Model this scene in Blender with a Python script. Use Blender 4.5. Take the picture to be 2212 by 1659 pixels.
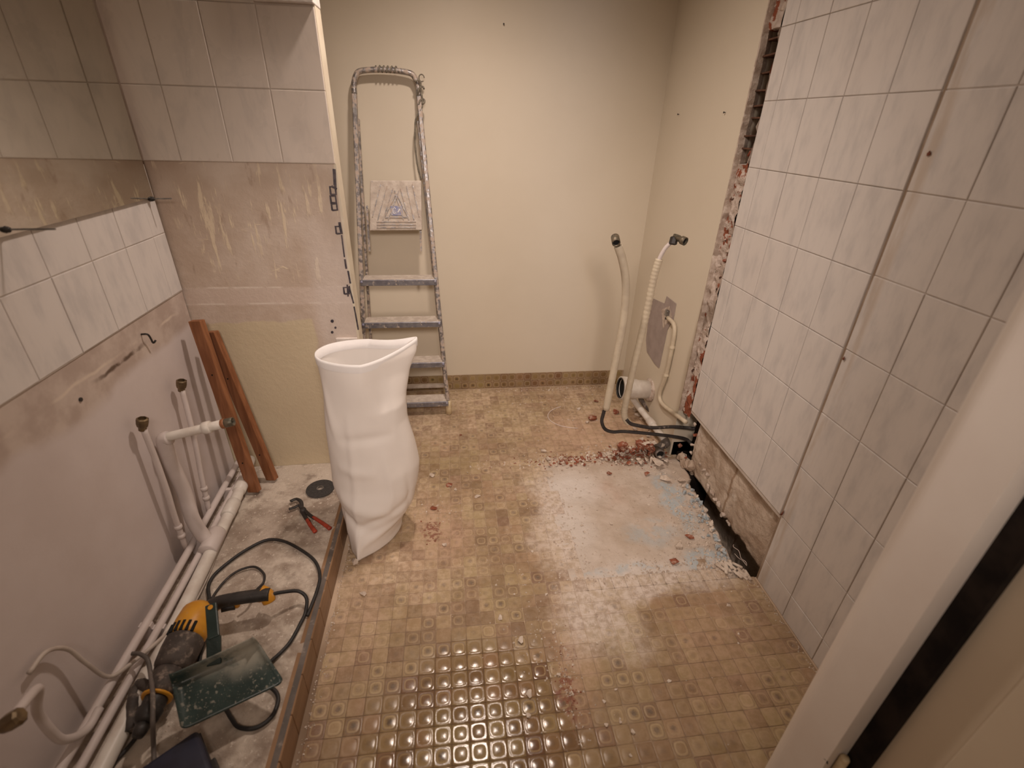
import bpy, bmesh, math, random
from mathutils import Vector, Matrix, noise as mnoise

for o in list(bpy.data.objects):
    bpy.data.objects.remove(o)
scene = bpy.context.scene
COL = scene.collection
R_ = random.Random(7)

# ---------------------------------------------------------------- camera
W, H, F = 2212.0, 1659.0, 1045.65
CAM = Vector((0.0, 0.0, 1.5))
def _n(v): return v.normalized()
_Y = _n(Vector((966 - W/2, 262 - H/2, F)))      # world +Y seen in camera axes (x right, y down, z forward)
_Z = -_n(Vector((1050 - W/2, 2770 - H/2, F)))   # world +Z
_X = _Y.cross(_Z)
R3 = Matrix((_X, _Y, _Z))                       # camera axes -> world
cam_d = bpy.data.cameras.new('camera'); cam = bpy.data.objects.new('camera', cam_d); COL.objects.link(cam)
cam_d.sensor_fit = 'HORIZONTAL'; cam_d.sensor_width = 36.0; cam_d.lens = F / W * 36.0
cam_d.clip_start = 0.01
right = R3 @ Vector((1, 0, 0)); up = R3 @ Vector((0, -1, 0)); back = R3 @ Vector((0, 0, -1))
m4 = Matrix((right, up, back)).transposed().to_4x4(); m4.translation = CAM
cam.matrix_world = m4
cam_d.dof.use_dof = True; cam_d.dof.focus_distance = 2.1; cam_d.dof.aperture_fstop = 2.2
scene.camera = cam

def at(px, py, ax, v):
    """point of the plane (axis ax = v) that lies on the sight line through a photo pixel"""
    d = R3 @ Vector((px - W/2, py - H/2, F))
    return CAM + d * ((v - CAM[ax]) / d[ax])

# ---------------------------------------------------------------- world, lights, exposure
wd = bpy.data.worlds.new('world'); scene.world = wd; wd.use_nodes = True
wd.node_tree.nodes['Background'].inputs[0].default_value = (1.0, 0.86, 0.74, 1)
wd.node_tree.nodes['Background'].inputs[1].default_value = 0.02
scene.view_settings.view_transform = 'Standard'
scene.view_settings.look = 'None'
scene.view_settings.gamma = 1.0
scene.view_settings.use_curve_mapping = False
scene.view_settings.exposure = 0.31
scene.cycles.max_bounces = 6; scene.cycles.diffuse_bounces = 4; scene.cycles.glossy_bounces = 3

def lamp(name, kind, loc, power, col, **kw):
    d = bpy.data.lights.new(name, kind); d.energy = power; d.color = col
    o = bpy.data.objects.new(name, d); COL.objects.link(o); o.location = loc
    for k, v in kw.items(): setattr(d, k, v)
    return o
BULB = Vector((0.06, 1.80, 2.44))
lamp('downlight', 'SPOT', BULB, 64, (1.0, 0.825, 0.71), shadow_soft_size=0.055, spot_size=math.radians(156), spot_blend=1.0)
rear_fill = lamp('added_rear_fill', 'AREA', (-0.10, -0.75, 2.36), 4, (1.0, 0.82, 0.70), shape='DISK', size=0.4)  # unseen fill light added behind the camera
# unseen fill spot added behind the camera to brighten the middle of the view
centre_fill = lamp('added_centre_fill', 'SPOT', (0.10, -0.55, 2.05), 118, (1.0, 0.84, 0.74), spot_size=math.radians(66), spot_blend=1.0, shadow_soft_size=0.20)
centre_fill.rotation_euler = (Vector((0.20, 2.30, 0.28)) - centre_fill.location).to_track_quat('-Z', 'Y').to_euler()
# unseen cool spot, added to lay a bluish band on the back wall
cool_spot = lamp('added_cool_spot', 'SPOT', (0.26, -1.1, 1.75), 22, (0.55, 0.70, 1.0), spot_size=math.radians(62), spot_blend=1.0, shadow_soft_size=0.22)
cool_spot.rotation_euler = (Vector((0.60, 2.72, 1.35)) - cool_spot.location).to_track_quat('-Z', 'Y').to_euler(); cool_spot.scale = (0.13, 1.0, 1.0)

# ---------------------------------------------------------------- node helpers
class N:
    def __init__(s, name):
        s.m = bpy.data.materials.new(name); s.m.use_nodes = True
        s.t = s.m.node_tree; s.b = s.t.nodes['Principled BSDF']
    def new(s, k): return s.t.nodes.new(k)
    def put(s, i, v):
        if isinstance(v, bpy.types.NodeSocket): s.t.links.new(v, i)
        elif isinstance(v, (tuple, list)) and len(v) == 3 and i.type == 'RGBA': i.default_value = (*v, 1)
        else: i.default_value = v
    def pos(s): return s.new('ShaderNodeNewGeometry').outputs['Position']
    def scale(s, v, sc):
        n = s.new('ShaderNodeVectorMath'); n.operation = 'MULTIPLY'; s.put(n.inputs[0], v); n.inputs[1].default_value = sc
        return n.outputs[0]
    def addv(s, v, w):
        n = s.new('ShaderNodeVectorMath'); n.operation = 'ADD'; s.put(n.inputs[0], v); s.put(n.inputs[1], w)
        return n.outputs[0]
    def noise(s, vec, sc, det=3.0, rough=0.55, dist=0.0):
        n = s.new('ShaderNodeTexNoise'); s.put(n.inputs['Vector'], vec); n.inputs['Scale'].default_value = sc
        n.inputs['Detail'].default_value = min(det, 4.0); n.inputs['Roughness'].default_value = rough
        n.inputs['Distortion'].default_value = dist
        return n.outputs['Fac']
    def voro(s, vec, sc, out='Distance'):
        n = s.new('ShaderNodeTexVoronoi'); s.put(n.inputs['Vector'], vec); n.inputs['Scale'].default_value = sc
        return n.outputs[out]
    def step(s, v, a, b, lo=0.0, hi=1.0):
        n = s.new('ShaderNodeMapRange'); n.interpolation_type = 'SMOOTHSTEP'
        s.put(n.inputs[0], v)
        if a > b: a, b, lo, hi = b, a, hi, lo
        n.inputs[1].default_value = a; n.inputs[2].default_value = b; n.inputs[3].default_value = lo; n.inputs[4].default_value = hi
        return n.outputs[0]
    def math(s, op, a, b=0.0):
        n = s.new('ShaderNodeMath'); n.operation = op; s.put(n.inputs[0], a); s.put(n.inputs[1], b); n.use_clamp = False
        return n.outputs[0]
    def mul(s, *a):
        r = a[0]
        for b in a[1:]: r = s.math('MULTIPLY', r, b)
        return r
    def mx(s, *a):
        r = a[0]
        for b in a[1:]: r = s.math('MAXIMUM', r, b)
        return r
    def mix(s, f, a, b):
        n = s.new('ShaderNodeMix'); n.data_type = 'RGBA'; s.put(n.inputs[0], f); s.put(n.inputs[6], a); s.put(n.inputs[7], b)
        return n.outputs[2]
    def sep(s, v):
        n = s.new('ShaderNodeSeparateXYZ'); s.put(n.inputs[0], v); return n.outputs
    def attr(s, name):
        n = s.new('ShaderNodeAttribute'); n.attribute_name = name; return n.outputs
    def length(s, v):
        n = s.new('ShaderNodeVectorMath'); n.operation = 'LENGTH'; s.put(n.inputs[0], v); return n.outputs['Value']
    def blob(s, vec, c, r, a=1.0, b=0.3):
        """ellipsoid stain: 1 inside, 0 outside"""
        v = s.scale(s.addv(vec, tuple(-x for x in c)), tuple(1.0 / x for x in r))
        return s.step(s.length(v), a, b)
    def wob(s, vec, sc, amp):
        n = s.new('ShaderNodeTexNoise'); s.put(n.inputs['Vector'], vec); n.inputs['Scale'].default_value = sc; n.inputs['Detail'].default_value = 2
        v = s.scale(s.addv(n.outputs['Color'], (-.5, -.5, -.5)), (amp, amp, amp))
        return s.addv(vec, v)
    def bump(s, h, st=0.3, d=0.01):
        n = s.new('ShaderNodeBump'); n.inputs['Strength'].default_value = st; n.inputs['Distance'].default_value = d
        s.put(n.inputs['Height'], h); s.put(s.b.inputs['Normal'], n.outputs[0])
    def out(s, col=None, rough=None, metal=None, spec=None):
        if col is not None: s.put(s.b.inputs['Base Color'], col)
        if rough is not None: s.put(s.b.inputs['Roughness'], rough)
        if metal is not None: s.put(s.b.inputs['Metallic'], metal)
        if spec is not None: s.put(s.b.inputs['Specular IOR Level'], spec)
        return s.m

def simple(name, c, c2=None, rough=0.55, metal=0.0, sc=25, spec=0.4, bump=0.15, dust=None, dusta=(0.55, 0.72), st=(1, 1, 1), lo=.35, hi=.65):
    n = N(name); p = n.scale(n.pos(), st)
    f = n.noise(p, sc, 4)
    col = n.mix(n.step(f, lo, hi), c, c2 or tuple(x * .82 for x in c))
    r = rough
    if dust:
        dm = n.step(n.noise(n.pos(), sc * 1.7 + 3, 6, .65), *dusta)
        col = n.mix(dm, col, dust); r = n.math('ADD', n.mul(dm, .9 - rough), rough)
    if bump: n.bump(n.noise(p, sc * 3, 4), bump, 0.004)
    return n.out(col, r, metal, spec)

DUST = (0.62, 0.50, 0.41)
M = {}
M['ceiling'] = simple('ceiling_white', (.74, .71, .66), sc=3, rough=.8)
M['cream'] = simple('cream_paint', (.70, .63, .515), (.68, .61, .495), rough=.42, sc=2.2, spec=.35, bump=.04)
M['cream_edge'] = simple('jamb_paint', (.74, .67, .54), (.66, .58, .46), rough=.5, sc=12, bump=.1)
M['white_plaster'] = simple('white_plaster', (.74, .68, .64), (.62, .55, .50), rough=.8, sc=14, bump=.3)
M['brown'] = simple('curb_brown', (.30, .175, .095), (.22, .125, .066), rough=.38, sc=9, st=(1, .4, 3), dust=(.42, .32, .25), dusta=(.58, .85), bump=.1)
M['grout'] = simple('grout', (.42, .31, .22), (.30, .22, .155), rough=.9, sc=9)
n = N('floor_bedding'); p = n.pos(); wp = n.wob(p, 4, .25)
c = n.mix(n.step(n.noise(p, 9, 4), .35, .65), (.60, .46, .335), (.52, .39, .28))
c = n.mix(n.mx(n.blob(wp, (.04, .70, 0), (.55, .42, .5), 1.0, .5), n.mul(n.blob(wp, (-.30, .85, 0), (.3, .5, .5), 1, .4), .8), n.mul(n.blob(wp, (.75, .75, 0), (.4, .35, .5), 1, .4), .7)), c, (.15, .095, .06))
c = n.mix(n.mul(n.blob(wp, (.80, 2.15, 0), (.55, .34, .5), 1.0, .3), .6), c, (.42, .26, .18))
c = n.mix(n.mul(n.mx(n.blob(wp, (.42, 1.55, 0), (.2, .52, .5), 1.0, .25), n.blob(wp, (.7, 1.17, 0), (.5, .13, .5), 1.0, .25)), .8), c, (.68, .59, .52))
M['bed'] = n.out(c, .95, 0, .2)
M['tilegrout'] = simple('tile_grout', (.62, .555, .50), (.51, .44, .38), rough=.9, sc=8)
M['seam'] = simple('stained_joint', (.40, .31, .24), (.27, .19, .13), rough=.9, sc=10)
M['web'] = simple('dark_web', (.13, .06, .035), (.07, .035, .022), rough=.95, sc=30)  # brick webs coloured dark brown
M['brick'] = simple('red_brick', (.30, .085, .042), (.20, .05, .026), rough=.85, sc=18, dust=(.52, .35, .27), dusta=(.50, .72), bump=.4)
M['brick_frag'] = simple('brick_fragment_red', (.29, .088, .045), (.20, .058, .03), rough=.85, sc=30, dust=(.52, .37, .29), dusta=(.47, .70), bump=.4)
M['mortar'] = simple('mortar', (.58, .49, .42), (.40, .31, .25), rough=.95, sc=30, dust=(.70, .62, .55), dusta=(.5, .7), bump=.6)
M['plaster_frag'] = simple('plaster_fragment', (.70, .61, .52), (.54, .44, .36), rough=.95, sc=40, bump=.5)
M['core'] = simple('brick_core', (.22, .07, .038), (.08, .03, .02), rough=.95, sc=22, dust=(.40, .30, .24), dusta=(.56, .7), bump=.8)
n = N('broken_seam'); p = n.pos(); z = n.sep(p)[2]
lo_ = n.math('ADD', n.noise(p, 16, 4, .6), n.step(z, .62, .40, 0, .14))
c = n.mix(n.step(lo_, .555, .60), n.mix(n.step(n.noise(p, 30, 4), .4, .6), (.60, .51, .45), (.46, .37, .31)), (.27, .085, .045))
c = n.mix(n.step(n.noise(p, 26, 4, .6), .62, .67), c, (.09, .05, .035))
n.bump(n.noise(p, 60, 4, .7), .7, .012)
M['seam_mix'] = n.out(c, .95, 0, .2)
M['dark'] = simple('cavity_shade', (.030, .022, .018), (.014, .011, .010), rough=1, sc=14, bump=.5, spec=.1)  # near-black colour puts shade into trench, wall hole, hollow cells and door gap
M['white_pvc'] = simple('white_pvc', (.72, .68, .62), (.62, .56, .50), rough=.4, sc=18, bump=.05)
M['painted_pipe'] = simple('painted_pipe', (.63, .56, .535), (.58, .51, .48), rough=.5, sc=14, bump=.08)
M['conduit'] = simple('cream_conduit', (.62, .54, .41), (.54, .46, .35), rough=.5, sc=16, bump=.1)
M['grey_pvc'] = simple('grey_pvc', (.15, .125, .11), (.10, .085, .075), rough=.6, sc=16, dust=(.42, .35, .30), dusta=(.55, .75))
M['lead'] = simple('dark_pipe', (.055, .047, .045), (.035, .03, .028), rough=.6, sc=20, dust=(.36, .30, .26), dusta=(.58, .74), metal=.2)
M['brass'] = simple('old_brass', (.25, .18, .10), (.14, .10, .06), rough=.45, metal=.7, sc=30)
M['brass_dull'] = simple('greened_brass', (.20, .16, .11), (.09, .085, .065), rough=.5, metal=.5, sc=40)
M['black'] = simple('black_rubber', (.018, .017, .017), (.028, .026, .025), rough=.5, sc=30, dust=(.22, .19, .16), dusta=(.62, .85))
M['void'] = simple('painted_dark', (.010, .010, .010), rough=.9, sc=10, bump=0)  # near-black painted for shade inside pipes and holes; scrape mark uses it too
M['steel'] = simple('dull_steel', (.32, .31, .30), (.2, .19, .18), rough=.4, metal=.8, sc=40)
M['wood'] = simple('red_wood', (.30, .125, .055), (.205, .078, .032), rough=.5, sc=11, st=(6, 6, .35), bump=.15)
M['sack'] = simple('woven_white', (.86, .81, .765), (.83, .78, .735), rough=.55, sc=5, bump=.03)
M['hem'] = simple('sack_hem', (.86, .84, .83), (.83, .80, .79), rough=.5, sc=12, bump=.1)
M['alu'] = simple('dusty_aluminium', (.36, .35, .35), (.25, .235, .24), rough=.36, metal=.75, sc=26, dust=(.66, .57, .50), dusta=(.43, .60), bump=.3)
M['alu_pl'] = simple('paint_crusted_tread', (.63, .56, .49), (.50, .43, .37), rough=.85, sc=32, dust=(.33, .31, .31), dusta=(.60, .76), bump=.5)
M['step_edge'] = simple('step_edge', (.30, .30, .33), (.21, .21, .25), rough=.4, metal=.55, sc=30, dust=(.62, .53, .45), dusta=(.57, .70), bump=.2)
M['foot'] = simple('cream_foot', (.66, .55, .36), (.52, .40, .24), rough=.6, sc=40)
M['label_blue'] = simple('blue_label', (.22, .24, .42), (.42, .40, .44), rough=.4, sc=60)
M['rope'] = simple('grey_rope', (.27, .24, .19), (.17, .15, .12), rough=.95, sc=90, bump=.6)
M['yellow'] = simple('yellow_plastic', (.62, .29, .025), (.55, .24, .02), rough=.4, sc=20, dust=(.46, .34, .22), dusta=(.54, .78))
M['tool_black'] = simple('tool_black', (.022, .02, .019), (.035, .03, .028), rough=.5, sc=26, dust=(.16, .13, .11), dusta=(.58, .8))
M['tool_dusty'] = simple('tool_dusty', (.085, .068, .058), (.05, .04, .035), rough=.7, sc=24, dust=(.25, .20, .165), dusta=(.50, .72), bump=.3)
M['navy'] = simple('navy_case', (.022, .024, .045), (.015, .016, .03), rough=.45, sc=20, dust=(.16, .14, .13), dusta=(.64, .85))
M['red_grip'] = simple('red_grip', (.44, .055, .025), (.30, .04, .02), rough=.45, sc=40, dust=(.3, .2, .16), dusta=(.6, .85))
M['disc'] = simple('abrasive_disc', (.035, .033, .031), (.055, .05, .047), rough=.8, sc=120, bump=.4)
M['door'] = simple('door_paint', (.66, .57, .44), (.63, .54, .415), rough=.4, sc=3, bump=.03)
M['frame'] = simple('frame_paint', (.74, .68, .62), (.70, .63, .57), rough=.35, sc=4, bump=.04)
M['blue_mortar'] = simple('blue_mortar', (.44, .50, .54), (.34, .40, .44), rough=.95, sc=40, dust=(.66, .60, .54), dusta=(.5, .66), bump=.7)
M['filler'] = simple('grey_filler', (.40, .33, .305), (.34, .28, .255), rough=.9, sc=14, bump=.15)
M['silicone'] = simple('pale_sealant', (.74, .62, .55), rough=.6, sc=40)
M['bead'] = simple('corner_bead_metal', (.055, .05, .065), (.12, .10, .11), rough=.6, metal=.3, sc=60)
M['cable_white'] = simple('white_cable', (.56, .49, .43), (.46, .39, .34), rough=.5, sc=20)

# mirror
n = N('mirror_glass'); M['mirror'] = n.out(n.mix(n.step(n.noise(n.pos(), 6, 4), .35, .75), (.69, .67, .61), (.62, .60, .54)), 0.035, 1.0)
M['pan_dark'] = simple('dark_green_grip', (.010, .021, .018), (.016, .030, .026), rough=.4, sc=30, dust=(.12, .12, .10), dusta=(.64, .8))
# dustpan
n = N('dark_green_plastic'); p = n.pos()
dm = n.mx(n.mul(n.step(n.noise(p, 17, 6, .7), .24, .56), n.blob(n.wob(p, 12, .05), (-.64, .90, .2), (.17, .10, .3), 1.0, .4)), n.mul(n.step(n.noise(p, 90, 4), .58, .66), .55), n.mul(n.step(n.noise(p, 300, 2), .66, .70), .6))
M['pan'] = n.out(n.mix(dm, n.mix(n.step(n.noise(p, 14, 4), .3, .7), (.016, .030, .027), (.030, .052, .047)), (.30, .28, .225)), n.math('ADD', n.mul(dm, .5), .32), 0)

# wall tile: pale, grey clouding, faint brown film
n = N('wall_tile_glazed'); p = n.pos()
cl = n.step(n.noise(n.scale(p, (1, 2.2, .8)), 9, 5, .6), .42, .72)
cl2 = n.step(n.noise(n.scale(p, (1, 9, 1.6)), 5, 4, .6), .5, .8)
c = n.mix(n.mul(cl, .55), (.70, .66, .63), (.50, .48, .475))
c = n.mix(n.mul(cl2, .35), c, (.56, .535, .52))
c = n.mix(n.step(n.noise(p, 1.6, 2), .5, .8, 0, .3), c, (.62, .53, .47))
tx, ty, tz = n.sep(p)
stn = n.mul(n.step(tx, .9, 1.0), n.step(n.math('ABSOLUTE', n.math('SUBTRACT', n.sep(n.wob(p, 7, .02))[1], 1.122)), .026, .006), n.step(n.noise(n.scale(p, (1, 6, 1)), 4, 4), .38, .58))
c = n.mix(n.mul(stn, .55), c, (.50, .40, .31))
n.bump(n.noise(p, 3, 2), .05, .01)
M['tile'] = n.out(c, n.step(n.noise(p, 5, 4), .3, .7, .30, .50), 0, .3)

# niche tile (same ware, browner tone)
n = N('wall_tile_browner'); p = n.pos()
cl = n.step(n.noise(n.wob(n.scale(p, (2.2, 1, .8)), 4, .3), 9, 5, .6), .42, .72)
c = n.mix(n.mul(cl, .5), (.70, .625, .56), (.54, .49, .455))
c = n.mix(n.step(n.noise(p, 2.5, 3), .4, .8, 0, .4), c, (.55, .46, .38))
M['tile2'] = n.out(c, n.step(n.noise(p, 6, 4), .3, .7, .22, .42), 0, .4)

# stripped niche wall: bare plaster, glue streaks, cream painted lower panel
n = N('stripped_plaster'); p = n.pos(); x, y, z = n.sep(p)
w = n.wob(p, 9, .05)
base = n.mix(n.step(n.noise(p, 5, 6, .65), .36, .66), (.56, .45, .365), (.66, .56, .48))
base = n.mix(n.mul(n.step(n.noise(p, 2.0, 3), .45, .7), n.step(x, -.75, -.9)), base, (.46, .345, .27))
strk = n.mul(n.step(n.noise(n.scale(p, (7, 1, .9)), 5.5, 5, .7), .56, .63), n.step(n.noise(p, 6.5, 3), .44, .56))
strk2 = n.mul(n.step(n.noise(n.scale(w, (1, 1, 7)), 6, 4, .7), .61, .67), n.step(n.noise(p, 5.5, 3), .50, .60))
glue = n.mul(n.mx(strk, strk2), n.step(z, .93, .97))
c = n.mix(n.mul(glue, .9), base, (.78, .66, .50))
dk = n.mul(n.step(n.noise(n.scale(p, (5, 1, 1.4)), 7, 5, .6), .60, .72), n.step(z, .95, 1.0))
c = n.mix(n.mul(dk, .55), c, (.38, .275, .21))
band = n.mul(n.step(z, .855, .868), n.step(z, .935, .925))
c = n.mix(n.mul(band, .6), c, (.68, .57, .50))
ridge = n.mx(n.step(n.math('ABSOLUTE', n.math('SUBTRACT', z, .931)), .0045, .002), n.step(n.math('ABSOLUTE', n.math('SUBTRACT', z, .868)), .0045, .002))
c = n.mix(n.mul(ridge, n.step(n.noise(p, 9, 4), .42, .55)), c, (.74, .65, .57))
grey = n.mul(n.step(x, -.56, -.50), n.step(z, .30, .45), n.step(z, 1.3, 1.0))
c = n.mix(n.mul(grey, .55), c, (.70, .62, .57))
wz = n.sep(w)
paint = n.mul(n.step(wz[2], .800, .790), n.step(wz[0], -.545, -.56))
pl = n.mix(n.step(n.noise(p, 3, 2), .3, .7), (.66, .565, .40), (.62, .52, .365))
c = n.mix(paint, c, pl)
n.bump(n.math('ADD', n.noise(p, 40, 6, .7), n.mul(glue, .6)), .35, .006)
M['niche'] = n.out(c, n.math('SUBTRACT', .9, n.mul(paint, .4)), 0, .3)

# left wall: bare band under the tiles, then pale paint with ragged upper edge
n = N('left_wall_paint'); p = n.pos(); x, y, z = n.sep(p)
w = n.wob(p, 5, .10); wz = n.sep(w)[2]
paint = n.mix(n.step(n.noise(p, 3.5, 4), .35, .7), (.65, .58, .56), (.60, .525, .50))
bare = n.mix(n.step(n.noise(p, 9, 6, .65), .38, .64), (.46, .37, .32), (.58, .49, .43))
c = n.mix(n.step(wz, .77, .81), paint, bare)
crack = n.mul(n.step(n.math('ABSOLUTE', n.math('SUBTRACT', n.sep(n.wob(p, 11, .02))[2], .862)), .007, .001), n.step(n.noise(p, 4, 5), .40, .55))
c = n.mix(n.mul(crack, .8), c, (.70, .60, .50))
gouge = n.mul(n.step(n.math('ABSOLUTE', n.math('SUBTRACT', n.sep(n.wob(p, 16, .03))[2], .842)), .010, .002), n.step(n.math('ABSOLUTE', n.math('SUBTRACT', y, 1.44)), .16, .06), n.step(n.noise(p, 12, 4), .40, .52))
c = n.mix(gouge, c, (.14, .095, .07))
c = n.mix(n.mul(n.step(n.noise(n.scale(p, (1, 1, .5)), 2.6, 4), .56, .72), .25), c, (.48, .40, .37))
n.bump(n.noise(p, 22, 6, .7), .12, .006)
M['leftwall'] = n.out(c, .6, 0, .3)

# plaster behind the lost base of the right wall
n = N('right_wall_backing'); p = n.pos(); x, y, z = n.sep(p)
c = n.mix(n.step(n.noise(p, 8, 6, .65), .38, .64), (.44, .335, .255), (.60, .50, .41))
c = n.mix(n.mul(n.step(n.noise(p, 4, 5, .6), .55, .68), .7), c, (.30, .19, .12))
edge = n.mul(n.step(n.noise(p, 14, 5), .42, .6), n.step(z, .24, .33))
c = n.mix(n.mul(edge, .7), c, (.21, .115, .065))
imp = n.step(n.math('ABSOLUTE', n.math('SUBTRACT', n.sep(n.wob(p, 12, .02))[1], 1.47)), .010, .002)
c = n.mix(n.mul(imp, .7), c, (.27, .165, .095))
c = n.mix(n.step(n.noise(p, 11, 5), .60, .68), c, (.66, .58, .50))
n.bump(n.noise(p, 30, 6, .7), .7, .012)
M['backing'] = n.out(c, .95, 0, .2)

# platform: grimy screed with white dust
n = N('dusty_screed'); p = n.pos(); x, y, z = n.sep(p)
c = n.mix(n.step(n.noise(p, 7, 6, .65), .35, .65), (.30, .235, .185), (.46, .385, .32))
d = n.mx(n.step(n.noise(p, 5, 7, .7), .46, .62), n.mul(n.blob(n.wob(p, 9, .1), (-.60, 1.82, .1), (.4, .16, .4), 1, .4), .8))
c = n.mix(n.mul(d, .75), c, (.66, .58, .49))
c = n.mix(n.mul(n.step(n.noise(p, 60, 5, .7), .58, .66), .7), c, (.72, .64, .55))
c = n.mix(n.mul(n.step(n.noise(p, 11, 5), .56, .70), .6), c, (.19, .14, .11))
n.bump(n.noise(p, 70, 6, .7), .6, .008)
M['platform'] = n.out(c, .95, 0, .2)

# exposed screed patch
n = N('exposed_screed'); p = n.pos(); x, y, z = n.sep(p)
c = n.mix(n.step(n.noise(p, 6, 6, .6), .35, .68), (.50, .41, .33), (.62, .53, .455))
c = n.mix(n.mul(n.step(n.noise(p, 3.2, 3), .48, .70), n.step(y, 1.45, 1.7), .55), c, (.52, .34, .255))
wp = n.wob(p, 8, .12)
wh = n.mx(n.blob(wp, (.50, 1.72, 0), (.24, .20, .3), 1, .2), n.mul(n.blob(wp, (.46, 1.5, 0), (.15, .34, .3), 1, .2), .8), n.mul(n.blob(wp, (.75, 1.22, 0), (.45, .07, .3), 1, .2), .7))
c = n.mix(n.mul(wh, .8), c, (.72, .665, .62))
bl = n.mul(n.mx(n.blob(wp, (.98, 1.60, 0), (.075, .24, .3), 1.1, .5), n.blob(wp, (.97, 1.24, 0), (.14, .07, .3), 1.1, .5), n.mul(n.blob(wp, (.80, 1.42, 0), (.16, .08, .3), 1.1, .4), .6), n.mul(n.blob(wp, (.60, 1.235, 0), (.25, .022, .3), 1.1, .3), .7)), n.step(n.noise(p, 16, 5, .65), .38, .55))
c = n.mix(n.mul(bl, .85), c, (.44, .50, .53))
c = n.mix(n.mul(n.step(n.noise(p, 45, 5, .7), .60, .68), .6), c, (.33, .25, .185))
n.bump(n.noise(p, 55, 6, .7), .5, .008)
M['screed'] = n.out(c, .97, 0, .2)

# mosaic floor tile: rings + centre dot from per-tile attributes, dust film by place, front falloff painted in
def mosaic(name, dusty):
    n = N(name); p = n.pos()
    loc = n.attr('tile_uv')['Vector']; tv = n.sep(n.attr('tile_look')['Vector'])
    lx, ly, hue = n.sep(loc)
    q = n.math('POWER', n.math('ADD', n.math('POWER', n.math('ABSOLUTE', lx), 3.2), n.math('POWER', n.math('ABSOLUTE', ly), 3.2)), 1 / 3.2)
    rr = n.math('SQRT', n.math('ADD', n.mul(lx, lx), n.mul(ly, ly)))
    tone = tv[2]
    base = n.mix(hue, n.mix(tone, (.16, .075, .036), (.29, .165, .08)), n.mix(tone, (.19, .115, .045), (.345, .25, .115)))
    base = n.mix(n.step(n.noise(p, 2.4, 2), .45, .62), base, n.mix(tone, (.205, .125, .05), (.33, .25, .105)))
    def ring(r0, wd): return n.step(n.math('ABSOLUTE', n.math('SUBTRACT', q, r0)), wd, wd * .25)
    c = n.mix(n.mul(ring(.60, .13), tv[0], .6), base, (.44, .33, .18))
    c = n.mix(n.mul(ring(.80, .11), tv[0], .6), c, (.14, .08, .04))
    dn = n.math('ADD', rr, n.mul(n.math('SUBTRACT', n.noise(p, 160, 3), .5), .5))
    c = n.mix(n.mul(n.step(dn, .52, .12), tv[1]), c, (.085, .052, .028))
    c = n.mix(n.step(q, .96, 1.0, 0, .25), c, (.16, .10, .06))
    if dusty:
        wp = n.wob(p, 4, .25)
        cleanA = n.blob(wp, (.04, .74, 0), (.42, .30, .5), 1.0, .45)
        cleanB = n.mx(n.blob(wp, (.10, 1.45, 0), (.34, .65, .5), 1.0, .3), n.blob(wp, (.72, 1.06, 0), (.36, .10, .5), 1.0, .3), n.blob(wp, (.02, 2.05, 0), (.42, .25, .5), 1, .3))
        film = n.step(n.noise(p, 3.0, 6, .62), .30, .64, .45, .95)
        red = n.mx(n.blob(wp, (-.08, 1.52, 0), (.18, .28, .5), 1.0, .2), n.blob(wp, (.80, 2.15, 0), (.55, .34, .5), 1.0, .3), n.mul(n.blob(wp, (.85, .85, 0), (.42, .40, .5), 1, .2), .55), n.mul(n.blob(wp, (.36, .92, 0), (.12, .22, .5), 1, .2), .8), n.mul(n.blob(wp, (-.38, 1.1, 0), (.14, .35, .5), 1, .3), .5))
        white = n.mx(n.blob(wp, (.42, 1.55, 0), (.17, .50, .5), 1.0, .35), n.blob(wp, (.68, 1.19, 0), (.45, .10, .5), 1.0, .35), n.blob(wp, (.45, 1.08, 0), (.16, .22, .5), 1.1, .2))
        fine = n.step(n.noise(p, 38, 6, .7), .38, .64)
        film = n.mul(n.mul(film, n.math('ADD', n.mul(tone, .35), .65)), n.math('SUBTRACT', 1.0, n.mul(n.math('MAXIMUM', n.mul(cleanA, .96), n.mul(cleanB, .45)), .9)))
        film = n.mul(film, n.step(n.sep(wp)[1], .80, 1.35, .30, 1.0))  # front brightness falloff painted in by thinning the dust film
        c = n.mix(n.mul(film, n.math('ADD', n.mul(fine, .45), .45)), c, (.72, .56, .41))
        c = n.mix(n.mul(red, n.math('ADD', n.mul(fine, .4), .35)), c, (.54, .36, .255))
        c = n.mix(n.mul(white, n.math('ADD', n.mul(fine, .55), .45)), c, (.68, .59, .52))
        spl = n.mul(n.mx(n.blob(n.wob(p, 18, .07), (-.115, 1.50, 0), (.05, .075, .5), 1, .7), n.blob(n.wob(p, 18, .05), (.30, .80, 0), (.035, .09, .5), 1, .6)), n.step(n.noise(p, 55, 4), .45, .56))
        c = n.mix(n.mul(spl, .8), c, (.22, .075, .045))
        dm = n.mx(film, red, white)
        ro = n.step(dm, .03, .38, .20, .85)
    else:
        c = n.mix(n.step(n.noise(p, 6, 5), .4, .7, 0, .35), c, (.34, .22, .13)); ro = .42
    n.bump(n.noise(p, 130, 3), .04, .003)
    return n.out(c, ro, 0, .5)
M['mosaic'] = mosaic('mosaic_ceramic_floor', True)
M['mosaic_wall'] = mosaic('mosaic_ceramic_skirting', False)

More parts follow.
